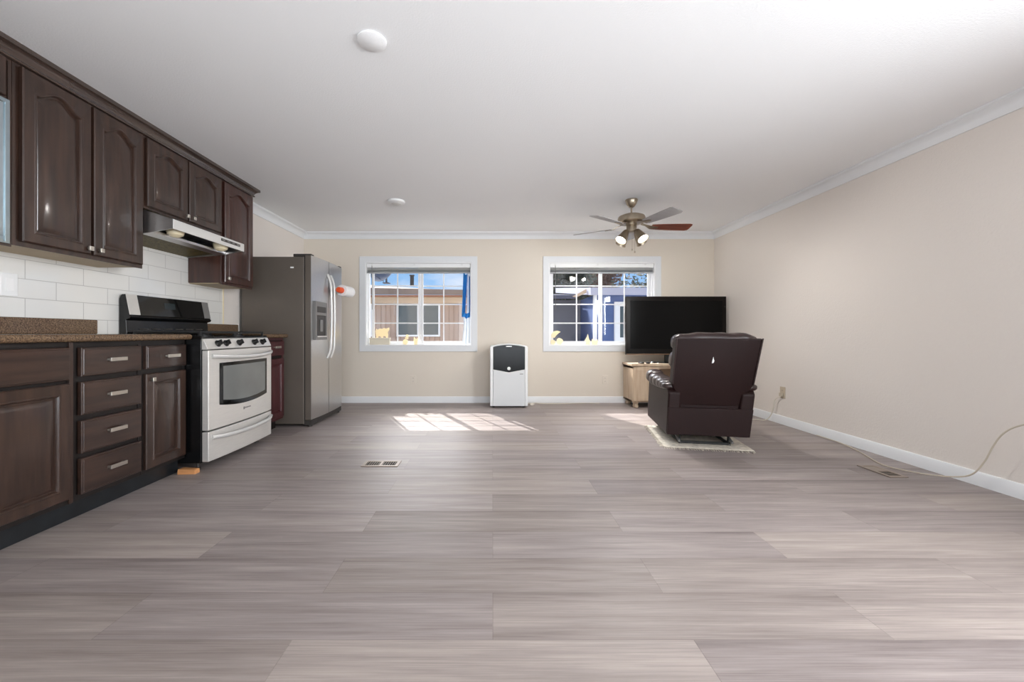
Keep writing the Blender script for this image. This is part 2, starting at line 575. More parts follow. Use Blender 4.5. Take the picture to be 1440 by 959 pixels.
# ------------------------------------------------------------------ room shell
XL, XR, YB, YR, HC = -2.53, 2.976, 5.347, -2.6, 2.283
T = 0.12
W1 = (-1.705, -0.283, 0.767, 1.884)
W2 = (0.758, 2.181, 0.767, 1.884)
struct(MB().box(XL - T, XR + T, YR - T, YB + T, -0.12, 0), 'floor', M_floor)
struct(MB().box(XL - T, XR + T, YR - T, YB + T, HC, HC + 0.12), 'ceiling', M_ceil)
b = MB()
for x0, x1 in ((XL - T, W1[0]), (W1[1], W2[0]), (W2[1], XR + T)):
    b.box(x0, x1, YB, YB + T, 0, HC)
for w in (W1, W2):
    b.box(w[0], w[1], YB, YB + T, 0, w[2]).box(w[0], w[1], YB, YB + T, w[3], HC)
struct(b, 'wall_back', M_wall)
S0, S1, SZ0, SZ1 = -0.95, 0.85, 0.75, 1.95
b = MB().box(XR, XR + T, YR, S0, 0, HC).box(XR, XR + T, S1, YB, 0, HC).box(XR, XR + T, S0, S1, 0, SZ0).box(XR, XR + T, S0, S1, SZ1, HC)
struct(b, 'wall_right', M_wall_side)
sw = thing('added_window_3', None, None, (XR + 0.05, (S0 + S1) / 2, SZ0), kind='structure')  # unseen window, added so the side fill light reaches the kitchen
MB().frame('x', XR - 0.014, XR, (S0 - 0.08, S1 + 0.08, SZ0 - 0.08, SZ1 + 0.08), (S0, S1, SZ0, SZ1)).build('casing', M_casing, sw, bevel=0.004)
b = MB().frame('x', XR + 0.04, XR + 0.09, (S0, S1, SZ0, SZ1), (S0 + 0.045, S1 - 0.045, SZ0 + 0.045, SZ1 - 0.045))
b.box(XR + 0.042, XR + 0.088, (S0 + S1) / 2 - 0.025, (S0 + S1) / 2 + 0.025, SZ0 + 0.045, SZ1 - 0.045)
b.build('frame', M_vinyl, sw)
for ya, yb in ((S0 + 0.045, (S0 + S1) / 2 - 0.025), ((S0 + S1) / 2 + 0.025, S1 - 0.045)):
    MB().box(XR + 0.06, XR + 0.065, ya, yb, SZ0 + 0.045, SZ1 - 0.045).build('pane', M_glass, sw)
struct(MB().box(XL - T, XL, YR, YB, 0, HC), 'wall_left', M_wall_side)
b = MB()
D0, D1, DH = -1.25, 1.65, 2.06
b.box(XL - T, D0, YR - T, YR, 0, HC).box(D1, XR + T, YR - T, YR, 0, HC).box(D0, D1, YR - T, YR, DH, HC)
struct(b, 'wall_rear', M_wall)
# unseen sliding glass door, added as an opening for the rear fill light
dr = thing('added_door_1', None, None, ((D0 + D1) / 2, YR - 0.06, 0), kind='structure')
b = MB()
b.frame('y', YR - 0.10, YR - 0.03, (D0, D1, 0.0, DH), (D0 + 0.05, D1 - 0.05, 0.04, DH - 0.05))
b.box(0.16, 0.24, YR - 0.10, YR - 0.03, 0.04, DH - 0.05)
b.build('door_frame', M_vinyl, dr)
MB().box(D0 + 0.05, 0.16, YR - 0.07, YR - 0.064, 0.04, DH - 0.05).box(0.24, D1 - 0.05, YR - 0.07, YR - 0.064, 0.04, DH - 0.05).build('pane', M_glass, dr)

# baseboards
def base_prof(t=0.015, h=0.085):
    return [(0, 0), (t, 0), (t, h - 0.012), (t - 0.006, h), (0, h)]
b = MB().prism([(YB - p[0], p[1]) for p in base_prof()], 'x', XL, XR)
struct(b, 'baseboard_back', M_trim)
b = MB().prism([(XR - p[0], p[1]) for p in base_prof()], 'y', YR, YB - 0.015)
struct(b, 'baseboard_right', M_trim)
b = MB().prism([(XL + p[0], p[1]) for p in base_prof()], 'y', 4.79, YB - 0.015).prism([(XL + p[0], p[1]) for p in base_prof()], 'y', YR, 0.90)
struct(b, 'baseboard_left', M_trim)
# crown mouldings
def crown_prof(p=0.068, h=0.086):
    q = [(0, HC - h), (0.010, HC - h), (0.012, HC - h + 0.012)]
    for i in range(7):
        a = PI / 2 * i / 6
        q.append((0.014 + (p - 0.022) * (1 - math.cos(a)), HC - h + 0.016 + (h - 0.034) * math.sin(a)))
    q += [(p - 0.006, HC - 0.014), (p, HC - 0.012), (p, HC), (0, HC)]
    return q
struct(MB().prism([(YB - p[0], p[1]) for p in crown_prof()], 'x', XL, XR), 'trim_1', M_trim)
struct(MB().prism([(XR - p[0], p[1]) for p in crown_prof()], 'y', YR, YB - 0.004), 'trim_2', M_trim)
struct(MB().prism([(XL + p[0], p[1]) for p in crown_prof()], 'y', 3.735, YB - 0.004), 'trim_3', M_trim)
# tile backsplash on the kitchen wall
struct(MB().box(XL, XL + 0.008, 0.9, 3.72, 0.90, 1.76), 'trim_4', M_tile)
struct(MB().box(XL, XL + 0.011, 3.72, 3.735, 0.90, 1.76), 'trim_5', M_cream_gl)

# ------------------------------------------------------------------ windows
def window(name, w, open_shift):
    x0, x1, z0, z1 = w
    cw = 0.08
    r = thing(name, None, None, ((x0 + x1) / 2, YB, z0), kind='structure')
    b = MB()
    b.frame('y', YB - 0.014, YB, (x0 - cw, x1 + cw, z0 - cw, z1 + cw), (x0, x1, z0, z1))
    b.build('casing', M_casing, r, bevel=0.004)
    MB().frame('y', YB - 0.012, YB + T, (x0, x1, z0, z1), (x0 + 0.012, x1 - 0.012, z0 + 0.012, z1 - 0.012)).build('jamb', M_vinyl, r)
    a, c, e, f = x0 + 0.012, x1 - 0.012, z0 + 0.012, z1 - 0.012
    MB().frame('y', YB + 0.05, YB + 0.115, (a, c, e, f), (a + 0.022, c - 0.022, e + 0.020, f - 0.022)).build('frame', M_vinyl, r, bevel=0.002)
    mid = (a + c) / 2
    # the left sash slides in front of the right one
    for k, (s0, s1, ya, yb) in enumerate(((a + 0.022 + open_shift, mid + 0.02 + open_shift, YB + 0.056, YB + 0.078), (mid - 0.02, c - 0.022, YB + 0.084, YB + 0.106))):
        g = MB().frame('y', ya, yb, (s0, s1, e + 0.02, f - 0.022), (s0 + 0.032, s1 - 0.032, e + 0.045, f - 0.05)).build('sash', M_vinyl, r, bevel=0.002)
        gx0, gx1, gz0, gz1 = s0 + 0.032, s1 - 0.032, e + 0.045, f - 0.05
        MB().box(gx0, gx1, (ya + yb) / 2 - 0.002, (ya + yb) / 2 + 0.002, gz0, gz1).build('pane', M_glass, g)
        mb = MB()
        mx = (gx0 + gx1) / 2
        y0, y1 = (ya + yb) / 2 - 0.009, (ya + yb) / 2 - 0.003
        mb.box(mx - 0.008, mx + 0.008, y0, y1, gz0, gz1)
        for zz in (1.575, 1.325, 1.07):
            mb.box(gx0, gx1, y0 + 0.001, y1, zz - 0.008, zz + 0.008)
        mb.build('muntin_grid', M_vinyl, g)
        if k == 0:
            MB().box(s1 - 0.024, s1 - 0.010, ya - 0.014, ya, 1.27, 1.34).build('latch', M_white_pl, g, bevel=0.003)
    return r
window('window_1', W1, 0.035)
window('window_2', W2, 0.0)

def blind(w, label, right_bundle):
    x0, x1, zt = w[0] + 0.016, w[1] - 0.016, w[3] - 0.013
    r = thing('window_blind', label, 'blind', ((x0 + x1) / 2, YB + 0.02, zt - 0.13), group='raised white blinds')
    MB().box(x0, x1, YB + 0.004, YB + 0.042, zt - 0.056, zt).build('head_rail', M_vinyl, r, bevel=0.003)
    for k in range(9):
        z = zt - 0.064 - k * 0.0058
        MB().prism([(YB + 0.003, z), (YB + 0.022, z + 0.003), (YB + 0.043, z), (YB + 0.043, z - 0.0016), (YB + 0.022, z + 0.0014), (YB + 0.003, z - 0.0016)], 'x', x0 + 0.004, x1 - 0.004).build('slat', M_slat if k < 5 else M_slat_g, r)
    MB().box(x0 + 0.002, x1 - 0.002, YB + 0.006, YB + 0.04, zt - 0.132, zt - 0.117).build('bottom_rail', M_slat_g, r, bevel=0.003)
    for fx in (0.05, 0.46, 0.92):
        x = x0 + (x1 - x0) * fx
        MB().box(x - 0.012, x + 0.012, YB - 0.002, YB + 0.003, zt - 0.03, zt - 0.004).build('bracket', M_white_pl, r, bevel=0.002)
    x = x0 + 0.07
    MB().tube([(x, YB + 0.0, zt - 0.03), (x, YB - 0.001, zt - 0.3), (x + 0.004, YB - 0.001, zt - 0.62)], 0.004, 8).build('tilt_wand', M_grey, r)
    return r
blind(W1, 'raised white slatted blind bunched at the top of the left window', True)
blind(W2, 'raised white slatted blind bunched at the top of the right window', False)

# small cream cut-outs standing on the window sills
def cutout(name, label, x, z, pts, sc, y=YB + 0.028, group=None):
    b = MB().prism([(x + px * sc, z + pz * sc) for px, pz in pts], 'y', y - 0.006, y + 0.006)
    return tag(b.build(name, M_cream_fig, bevel=0.002), label, 'ornament', group)
SHEEP = [(0.10, 0), (0.22, 0), (0.25, 0.10), (0.42, 0.12), (0.46, 0.02), (0.60, 0.0), (0.63, 0.12), (0.82, 0.12), (0.84, 0.0), (0.97, 0.0), (1.0, 0.25), (0.98, 0.45),
         (1.10, 0.62), (1.08, 0.80), (0.98, 0.74), (0.86, 0.70), (0.70, 0.76), (0.52, 0.68), (0.34, 0.70), (0.18, 0.62), (0.10, 0.70), (0.02, 0.48), (0.06, 0.30)]
BIRD = [(0.2, 0), (0.75, 0), (0.85, 0.3), (0.7, 0.55), (1.0, 0.7), (0.75, 0.95), (0.45, 1.0), (0.3, 0.75), (0.4, 0.5), (0.1, 0.35)]
ROUND = [(0.5 + 0.5 * (1 + 0.08 * math.cos(3 * a)) * math.cos(a), 0.5 + 0.5 * (1 + 0.06 * math.sin(4 * a)) * math.sin(a)) for a in [2 * PI * i / 18 for i in range(18)]]
TREEC = [(0.1, 0), (0.9, 0), (0.8, 0.35), (1.0, 0.45), (0.72, 0.85), (0.6, 1.3), (0.5, 1.75), (0.38, 1.3), (0.2, 0.95), (0.0, 0.55), (0.2, 0.4)]
SQUAT = [(0.12, 0), (0.9, 0), (1.0, 0.4), (0.92, 0.85), (0.65, 0.62), (0.4, 0.7), (0.1, 0.92), (0.0, 0.5)]
LEAFC = [(0.1, 0.0), (0.55, 0.0), (0.7, 0.25), (1.0, 0.55), (1.35, 0.8), (0.9, 0.95), (0.4, 0.85), (0.1, 0.5)]
SZ = W1[2] + 0.0125
bx = MB().box(-1.655, -1.385, YB + 0.008, YB + 0.048, SZ, SZ + 0.085).box(-1.66, -1.38, YB + 0.006, YB + 0.050, SZ + 0.078, SZ + 0.092)
tag(bx.build('sill_box', mat('cream_painted_box', (228, 220, 200), 0.6, noise=(8, 0.05)), bevel=0.003), 'low cream box on the left window sill carrying the sheep cutout', 'box')
cutout('sheep_cutout', 'cream sheep shaped cutout on the box at left of the left window', -1.585, SZ + 0.0925, SHEEP, 0.175)
cutout('bird_cutout', 'small cream bird cutout perched on the round one, left window middle', -1.19, SZ + 0.0725, BIRD, 0.066)
cutout('round_cutout', 'small round cream cutout under the bird cutout, left window', -1.212, SZ, [(p, q * 1.0) for p, q in ROUND if True], 0.072)
cutout('squat_cutout', 'cream block shaped cutout beside the meeting rail of the left window', -1.065, SZ, [(p * 0.62, q * 1.25) for p, q in SQUAT], 0.092)
cutout('leaf_cutout', 'cream fan shaped cutout stacked on two round ones, right window corner', 0.785, SZ + 0.093, LEAFC, 0.100)
cutout('round_cutout', 'smaller round cream cutout in the lower left corner of right window', 0.782, SZ, [(p, q) for p, q in ROUND], 0.066)
cutout('round_cutout', 'larger round cream cutout in the lower left corner of right window', 0.862, SZ, [(p, q) for p, q in ROUND], 0.088)
cutout('tree_cutout', 'pointed cream tree cutout near the middle of the right window', 1.245, SZ, TREEC, 0.082)
cutout('squat_cutout', 'low cream cutout right of the tree cutout, right window', 1.338, SZ, SQUAT, 0.085)

# blue and white cloth hanging at the right side of the left window
cl = thing('hanging_cloth', 'blue cloth with a white hem hanging at right of the left window', 'cloth', (-0.345, YB + 0.0, 1.0))
def cloth(z0, z1, fx0, fx1, ph, rows=16):
    b = MB()
    n = 22
    ls = []
    for k in range(rows + 1):
        t = k / rows
        z = z1 + (z0 - z1) * t
        a, c = fx0(t), fx1(t)
        row = []
        for j in range(n + 1):
            u = j / n
            row.append((a + (c - a) * u, YB - 0.006 + 0.010 * math.sin(u * 16 + ph + 1.5 * t), z + 0.012 * math.sin(u * 7 + ph)))
        back = [(p[0], p[1] + 0.003, p[2]) for p in reversed(row)]
        ls.append(row + back)
    return b.loops(ls)
cloth(1.20, 1.728, lambda t: -0.392 - 0.020 * t, lambda t: -0.335 - 0.030 * t, 0.4).build('drape', M_blue, cl, angle=80)
cloth(1.20, 1.70, lambda t: -0.314, lambda t: -0.300, 0.9).build('edge_strip', M_blue, cl, angle=80)
cloth(1.140, 1.208, lambda t: -0.414, lambda t: -0.300, 0.6, 5).build('blue_band', M_blue, cl, angle=80)
cloth(1.085, 1.146, lambda t: -0.400 + 0.01 * t, lambda t: -0.302, 0.9, 5).build('hem', M_whitecl, cl, angle=80)
cloth(0.79, 1.095, lambda t: -0.385 - 0.02 * t, lambda t: -0.30 + 0.012 * t, 1.7, 10).build('lining', M_whitecl, cl, angle=80)

# ------------------------------------------------------------------ kitchen cabinets
XF = -2.07        # face of the base cabinets


def panel_door(xf, y0, y1, z0, z1, th=0.021, arch=0.0, rail=0.058):
    """Door leaf facing +X with a raised panel; arch > 0 gives the cathedral top."""
    N = 20
    iy0, iy1, iz0 = y0 + rail, y1 - rail, z0 + rail
    sh = z1 - rail - arch

    def inner(off, d):
        a, c, e = iy0 + off, iy1 - off, iz0 + off
        pts = [(xf + d, a, e), (xf + d, c, e)]
        for i in range(N + 1):
            t = i / N
            y = c + (a - c) * t
            s = 2 * t - 1
            z = sh - off + arch * (0.5 + 0.5 * math.cos(PI * min(1, abs(s) * 1.06))) ** 0.8
            pts.append((xf + d, y, z))
        return pts

    def outer(off, d):
        a, c, e, g = y0 + off, y1 - off, z0 + off, z1 - off
        pts = [(xf + d, a, e), (xf + d, c, e)]
        for i in range(N + 1):
            pts.append((xf + d, c + (a - c) * i / N, g))
        return pts
    b = MB()
    b.loops([outer(0, 0), outer(0, th - 0.005), outer(0.005, th), inner(-0.012, th), inner(-0.009, th + 0.0025), inner(-0.004, th + 0.0025), inner(0.0, th - 0.002), inner(0.003, th - 0.013), inner(0.010, th - 0.013), inner(0.014, th - 0.010), inner(0.036, th - 0.003)])
    return b


def slab_front(xf, y0, y1, z0, z1, th=0.021):
    def lp(o, d):
        return [(xf + d, y0 + o, z0 + o), (xf + d, y1 - o, z0 + o), (xf + d, y1 - o, z1 - o), (xf + d, y0 + o, z1 - o)]
    return MB().loops([lp(0, 0), lp(0, th - 0.006), lp(0.003, th - 0.003), lp(0.008, th - 0.003), lp(0.010, th)])


def pull(x, yc, zc, parent, L=0.095):
    b = MB()
    for s in (-1, 1):
        b.box(x, x + 0.020, yc + s * (L / 2 - 0.008) - 0.005, yc + s * (L / 2 - 0.008) + 0.005, zc - 0.006, zc + 0.006)
    b.box(x + 0.016, x + 0.026, yc - L / 2, yc + L / 2, zc - 0.010, zc + 0.010)
    return b.build('handle', M_nickel, parent, bevel=0.0015)


def knob(x, yc, zc, parent):
    b = MB().cyl((x, yc, zc), (x + 0.014, yc, zc), 0.006, n=12)
    b.box(x + 0.012, x + 0.024, yc - 0.012, yc + 0.012, zc - 0.012, zc + 0.012)
    return b.build('knob', M_nickel, parent, bevel=0.002)


def base_unit(label, y0, y1, mw=None, mwh=None):
    mw = mw or M_wood
    r = thing('base_cabinet', label, 'cabinet', (-2.30, (y0 + y1) / 2, 0.0))
    b = MB().box(XL + 0.010, XF - 0.02, y0, y1, 0.0, 0.887) if False else MB().box(XL + 0.010, XF - 0.002, y0, y1, 0.098, 0.888)
    b.box(XL + 0.010, -2.14, y0, y1, 0.0, 0.1)
    b.build('body', M_wood_shade, r, bevel=0.002)
    # face frame
    b = MB().frame('x', XF - 0.002, XF + 0.004, (y0, y1, 0.098, 0.888), (y0 + 0.018, y1 - 0.018, 0.13, 0.866))
    b.build('face_frame', M_wood_shade if mw is M_wood else mw, r, bevel=0.001)
    return r

XD = XF + 0.004
# far left double-door unit
u = base_unit('wide base cabinet at far left with two plain raised doors', 0.92, 1.955)
for y0, y1 in ((0.945, 1.43), (1.445, 1.932)):
    slab_front(XD, y0, y1, 0.703, 0.861).build('panel', M_wood_h, u)
    d = panel_door(XD, y0, y1, 0.125, 0.687).build('door', M_wood, u)
knob(XD + 0.021, 1.405, 0.64, d)
MB().box(XF + 0.0045, XF + 0.012, 1.9365, 1.9545, 0.10, 0.887).build('stile', M_wood, u, bevel=0.001)
# drawer stack
u = base_unit('base cabinet with a stack of four drawers', 1.957, 2.338)
for z0, z1 in ((0.716, 0.859), (0.522, 0.688), (0.331, 0.494), (0.128, 0.305)):
    d = slab_front(XD, 1.982, 2.322, z0, z1, 0.024).build('drawer', M_wood_h, u)
    pull(XD + 0.024, 2.155, (z0 + z1) / 2 + 0.005, d)
# drawer over door
u = base_unit('base cabinet with one drawer over one door, left of stove', 2.340, 2.672)
d = slab_front(XD, 2.354, 2.660, 0.719, 0.856, 0.024).build('drawer', M_wood_h, u)
pull(XD + 0.024, 2.53, 0.79, d)
d = panel_door(XD, 2.354, 2.660, 0.122, 0.690).build('door', M_wood, u)
knob(XD + 0.021, 2.385, 0.655, d)
# narrow red-brown unit between stove and fridge
u = base_unit('narrow red-brown base cabinet between stove and refrigerator', 3.474, 3.925, M_wood_red)
d = slab_front(XD, 3.49, 3.91, 0.719, 0.856, 0.024).build('drawer', M_wood_red, u)
pull(XD + 0.024, 3.76, 0.80, d)
d = panel_door(XD, 3.49, 3.91, 0.122, 0.690).build('door', M_wood_red, u)
knob(XD + 0.021, 3.53, 0.655, d)

k = MB().prism([(-2.138, 0), (-2.112, 0), (-2.112, 0.084), (-2.118, 0.090), (-2.138, 0.090)], 'y', 0.92, 2.672)
tag(k.build('toe_kick', M_kick, bevel=0.002), 'long black toe kick board under the left base cabinets', 'toe kick')

def counter(y0, y1, label, splash_end, ys0):
    r = thing('countertop', label, 'countertop', (-2.27, (y0 + y1) / 2, 0.8885))
    pr = [(XL + 0.010, 0.8885), (-2.034, 0.8885)]
    for i in range(9):
        a = -PI / 2 + PI * i / 8
        pr.append((-2.036 + 0.0187 * math.cos(a), 0.9075 + 0.0187 * math.sin(a)))
    pr += [(XL + 0.010, 0.9263)]
    MB().prism(pr, 'y', y0, y1).build('slab', M_granite, r, bevel=0.002)
    MB().box(XL + 0.010, XL + 0.030, ys0, splash_end, 0.9265, 1.016).build('splash_strip', M_granite, r, bevel=0.006, seg=3)
counter(0.90, 2.674, 'long brown granite countertop left of the stove', 2.524, 0.90)
counter(3.472, 3.93, 'short brown granite countertop between stove and refrigerator', 3.92, 3.475)

# light switch on the tile
r = thing('light_switch', 'white rocker switch plate on the tile at far left', 'switch', (XL + 0.009, 2.076, 1.13))
MB().box(XL + 0.0085, XL + 0.0145, 2.036, 2.112, 1.125, 1.245).build('plate', M_white_pl, r, bevel=0.003)
MB().prism([(XL + 0.0146, 1.152), (XL + 0.020, 1.152), (XL + 0.0165, 1.218), (XL + 0.0146, 1.218)], 'y', 2.057, 2.091).build('rocker', M_paper, r, bevel=0.001)

# wall cabinets
UF = -2.250
def wall_unit(label, y0, y1, z0, z1=2.205, mw=None):
    mw = mw or M_wood
    r = thing('wall_cabinet', label, 'cabinet', (-2.39, (y0 + y1) / 2, z0))
    MB().box(XL + 0.0095, UF - 0.002, y0, y1, z0 + 0.012, z1).build('body', mw, r, bevel=0.002)
    MB().box(XL + 0.0095, UF - 0.03, y0 + 0.012, y1 - 0.012, z0 + 0.006, z0 + 0.0118).build('bottom_panel', M_birch, r)
    MB().frame('x', UF - 0.002, UF + 0.003, (y0, y1, z0, z1), (y0 + 0.014, y1 - 0.014, z0 + 0.03, z1 - 0.012)).build('face_frame', mw, r, bevel=0.001)
    return r
UD = UF + 0.003
u = wall_unit('wall cabinet at far left with a short door above a mirrored glass front', 1.05, 1.860, 1.335)
panel_door(UD, 1.07, 1.442, 2.02, 2.196, arch=0.0, rail=0.04).build('door', M_wood, u)
panel_door(UD, 1.452, 1.826, 2.02, 2.196, arch=0.0, rail=0.04).build('door', M_wood, u)
g = MB().frame('x', UD, UD + 0.016, (1.07, 1.842, 1.345, 2.008), (1.10, 1.824, 1.352, 1.990)).build('mirror_frame', mat('pale_glass_edge', (190, 206, 214), 0.12, 1.0), u, bevel=0.002)
MB().box(UD, UD + 0.010, 1.0995, 1.8245, 1.3515, 1.9905).build('mirror', M_mirror, g)
u = wall_unit('tall double-door wall cabinet with arched panels, left of the hood', 1.862, 2.555, 1.345)
d = panel_door(UD, 1.889, 2.213, 1.368, 2.197, arch=0.050).build('door', M_wood, u)
knob(UD + 0.021, 2.192, 1.398, d)
d = panel_door(UD, 2.229, 2.541, 1.368, 2.197, arch=0.050).build('door', M_wood, u)
knob(UD + 0.021, 2.252, 1.398, d)
u = wall_unit('short double-door wall cabinet with arched panels above the hood', 2.557, 3.295, 1.738)
d = panel_door(UD, 2.575, 2.916, 1.755, 2.197, arch=0.040).build('door', M_wood, u)
knob(UD + 0.021, 2.893, 1.782, d)
d = panel_door(UD, 2.930, 3.278, 1.755, 2.197, arch=0.040).build('door', M_wood, u)
knob(UD + 0.021, 2.955, 1.782, d)
u = wall_unit('tall single-door wall cabinet with arched panel next to refrigerator', 3.297, 3.722, 1.338, mw=M_wood_warm)
d = panel_door(UD, 3.318, 3.704, 1.358, 2.197, arch=0.050).build('door', M_wood_warm, u)
knob(UD + 0.021, 3.345, 1.392, d)

cr = [(XL + 0.0, 2.2055), (-2.240, 2.2055), (-2.232, 2.208), (-2.228, 2.214), (-2.232, 2.220), (-2.236, 2.222), (-2.234, 2.228), (-2.226, 2.244), (-2.212, 2.256), (-2.206, 2.258), (-2.198, 2.260), (-2.198, 2.2825), (XL + 0.0, 2.2825)]
b = MB()
ends = []
for (x, z) in cr:
    ov = (x + 2.240) if x > -2.3 else 0.0
    ends.append((x, 3.722 + 0.008 + max(0, ov), z))
b.loops([[(x, 1.05, z) for x, z in cr], ends])
tag(b.build('crown_moulding', mat('glossy_dark_wood', (52, 40, 35), 0.22, noise=(6, 0.0), col2=(70, 56, 49), stretch=(5, 0.5, 5), coat=0.9), bevel=0.001), 'dark stepped crown moulding along the top of the wall cabinets', 'moulding')  # wood tone lightened to carry the ceiling's reflection

# range hood
h = thing('range_hood', 'stainless range hood under the short wall cabinet', 'range hood', (-2.3, 2.926, 1.55))
HY0, HY1 = 2.562, 3.290
prof = [(XL + 0.010, 1.735), (-2.262, 1.735), (-2.075, 1.672), (-2.060, 1.668), (-2.060, 1.606), (-2.070, 1.606), (-2.215, 1.578), (XL + 0.010, 1.552)]
shell = MB()
# side plates, sloped top, back
for ya, yb in ((HY0, HY0 + 0.008), (HY1 - 0.008, HY1)):
    shell.prism(prof, 'y', ya, yb)
shell.prism([(XL + 0.010, 1.735), (-2.262, 1.735), (-2.075, 1.672), (-2.08, 1.664), (-2.264, 1.727), (XL + 0.010, 1.727)], 'y', HY0 + 0.008, HY1 - 0.008)
shell.build('canopy', M_steel, h)
fp = MB().prism([(-2.0585, 1.669), (-2.052, 1.666), (-2.052, 1.604), (-2.0585, 1.604)], 'y', HY0 - 0.001, HY1 + 0.001).build('front_panel', M_steel_lt, h, bevel=0.002)
MB().box(-2.052, -2.049, 3.01, 3.235, 1.632, 1.652).build('control_strip', M_dkplastic, fp, bevel=0.001)
for i in range(4):
    y = 3.035 + i * 0.057
    MB().box(-2.049, -2.0465, y - 0.014, y + 0.014, 1.637, 1.647).build('switch', M_grey, fp, bevel=0.001)
MB().prism([(-2.20, 1.583), (-2.196, 1.600), (-2.262, 1.592), (-2.262, 1.572)], 'y', HY0 + 0.009, HY1 - 0.009).build('support_lip', M_steel, h)
MB().prism([(-2.08, 1.64), (-2.08, 1.644), (-2.262, 1.64), (-2.262, 1.636)], 'y', HY0 + 0.009, HY1 - 0.009).build('light_bay', M_steel, h)
MB().prism([(-2.264, 1.585), (-2.264, 1.592), (XL + 0.012, 1.566), (XL + 0.012, 1.558)], 'y', HY0 + 0.02, HY1 - 0.02).build('filter', M_filter, h)
for y in (2.70, 3.15):
    lb = MB()
    lb.lathe([(0.0, -0.058), (0.025, -0.054), (0.045, -0.040), (0.052, -0.02), (0.052, 0.0)], (-2.150, y, 1.638), (0, 0, 1), 20)
    lb.build('lamp', M_cream_gl, h)

# ------------------------------------------------------------------ gas range
SY0, SY1 = 2.680, 3.455
s = thing('gas_range', 'stainless gas range with black sides and oven window', 'stove', (-2.22, (SY0 + SY1) / 2, 0))
MB().box(-2.515, -1.962, SY0, SY1, 0.055, 0.893).build('body', M_black, s, bevel=0.003)
for x in (-2.47, -2.02):
    for y in (SY0 + 0.05, SY1 - 0.05):
        MB().lathe([(0.018, 0), (0.018, 0.012), (0.010, 0.014), (0.010, 0.056)], (x, y, 0), n=14).build('foot', M_dkplastic, s)
def bowed(xb, xf, bow, y0, y1, z0, z1, n=14):
    ym, hw = (y0 + y1) / 2, (y1 - y0) / 2
    pts = [(xb, y0)] + [(xf - bow * ((y0 + (y1 - y0) * i / n - ym) / hw) ** 2, y0 + (y1 - y0) * i / n) for i in range(n + 1)] + [(xb, y1)]
    return MB().prism(pts, 'z', z0, z1)
def bow_x(y, xf, bow):
    ym, hw = (SY0 + SY1) / 2, (SY1 - SY0) / 2
    return xf - bow * ((y - ym) / hw) ** 2
od = bowed(-1.960, -1.898, 0.018, SY0 + 0.006, SY1 - 0.006, 0.272, 0.815).build('oven_door', M_steel_h, s, bevel=0.004)
# window with a bowed lower edge, dark surround then glass
def bow_patch(y0, y1, zt, zb, dip, off, th):
    n = 16
    ym, hw = (y0 + y1) / 2, (y1 - y0) / 2
    fr, bk = [], []
    top = [(y0 + (y1 - y0) * i / n, zt) for i in range(n + 1)]
    bot = [(y1 + (y0 - y1) * i / n, zb - dip * (1 - (((y1 + (y0 - y1) * i / n) - ym) / hw) ** 2)) for i in range(n + 1)]
    b = MB()
    vs, fs = [], []
    for lay in (off, off + th):
        for i in range(n + 1):
            for (y, z) in (top[i], bot[n - i]):
                vs.append((bow_x(y, -1.898, 0.018) + lay, y, z))
    N = 2 * (n + 1)
    for i in range(n):
        a = 2 * i
        fs.append((a, a + 1, a + 3, a + 2))
        fs.append((N + a, N + a + 2, N + a + 3, N + a + 1))
        fs.append((a, a + 2, N + a + 2, N + a))
        fs.append((a + 1, N + a + 1, N + a + 3, a + 3))
    fs += [(0, N, N + 1, 1), (2 * n, 2 * n + 1, N + 2 * n + 1, N + 2 * n)]
    return b.add(vs, fs)
wn_ = bow_patch(2.782, 3.362, 0.724, 0.432, 0.028, 0.0, 0.0025).build('window_surround', M_blackgl, od)
bow_patch(2.815, 3.332, 0.700, 0.462, 0.024, 0.0026, 0.001).build('window', M_ovenglass, wn_)
def bow_handle(z, out, parent, y0, y1, r=0.013, sag=0.0):
    n = 18
    path = []
    for i in range(n + 1):
        t = i / n
        y = y0 + (y1 - y0) * t
        sv = math.sin(PI * t)
        path.append((bow_x(y, -1.898, 0.018) + 0.004 + out * min(1, sv * 2.2) ** 0.8, y, z - sag * sv))
    return MB().tube(path, r, 12, 0.75).build('handle', M_steel_lt, parent)
bow_handle(0.775, 0.042, od, SY0 + 0.03, SY1 - 0.03, 0.018, 0.018)
MB().box(bow_x(3.07, -1.898, 0.018), bow_x(3.07, -1.898, 0.018) + 0.002, 3.035, 3.050, 0.352, 0.372).box(bow_x(3.07, -1.898, 0.018), bow_x(3.07, -1.898, 0.018) + 0.0015, 3.055, 3.125, 0.358, 0.367).build('badge', M_grey, od)
dw = bowed(-1.960, -1.898, 0.018, SY0 + 0.006, SY1 - 0.006, 0.062, 0.262).build('drawer', M_steel_h, s, bevel=0.004)
bow_handle(0.222, 0.034, dw, SY0 + 0.03, SY1 - 0.03, 0.019, 0.016)
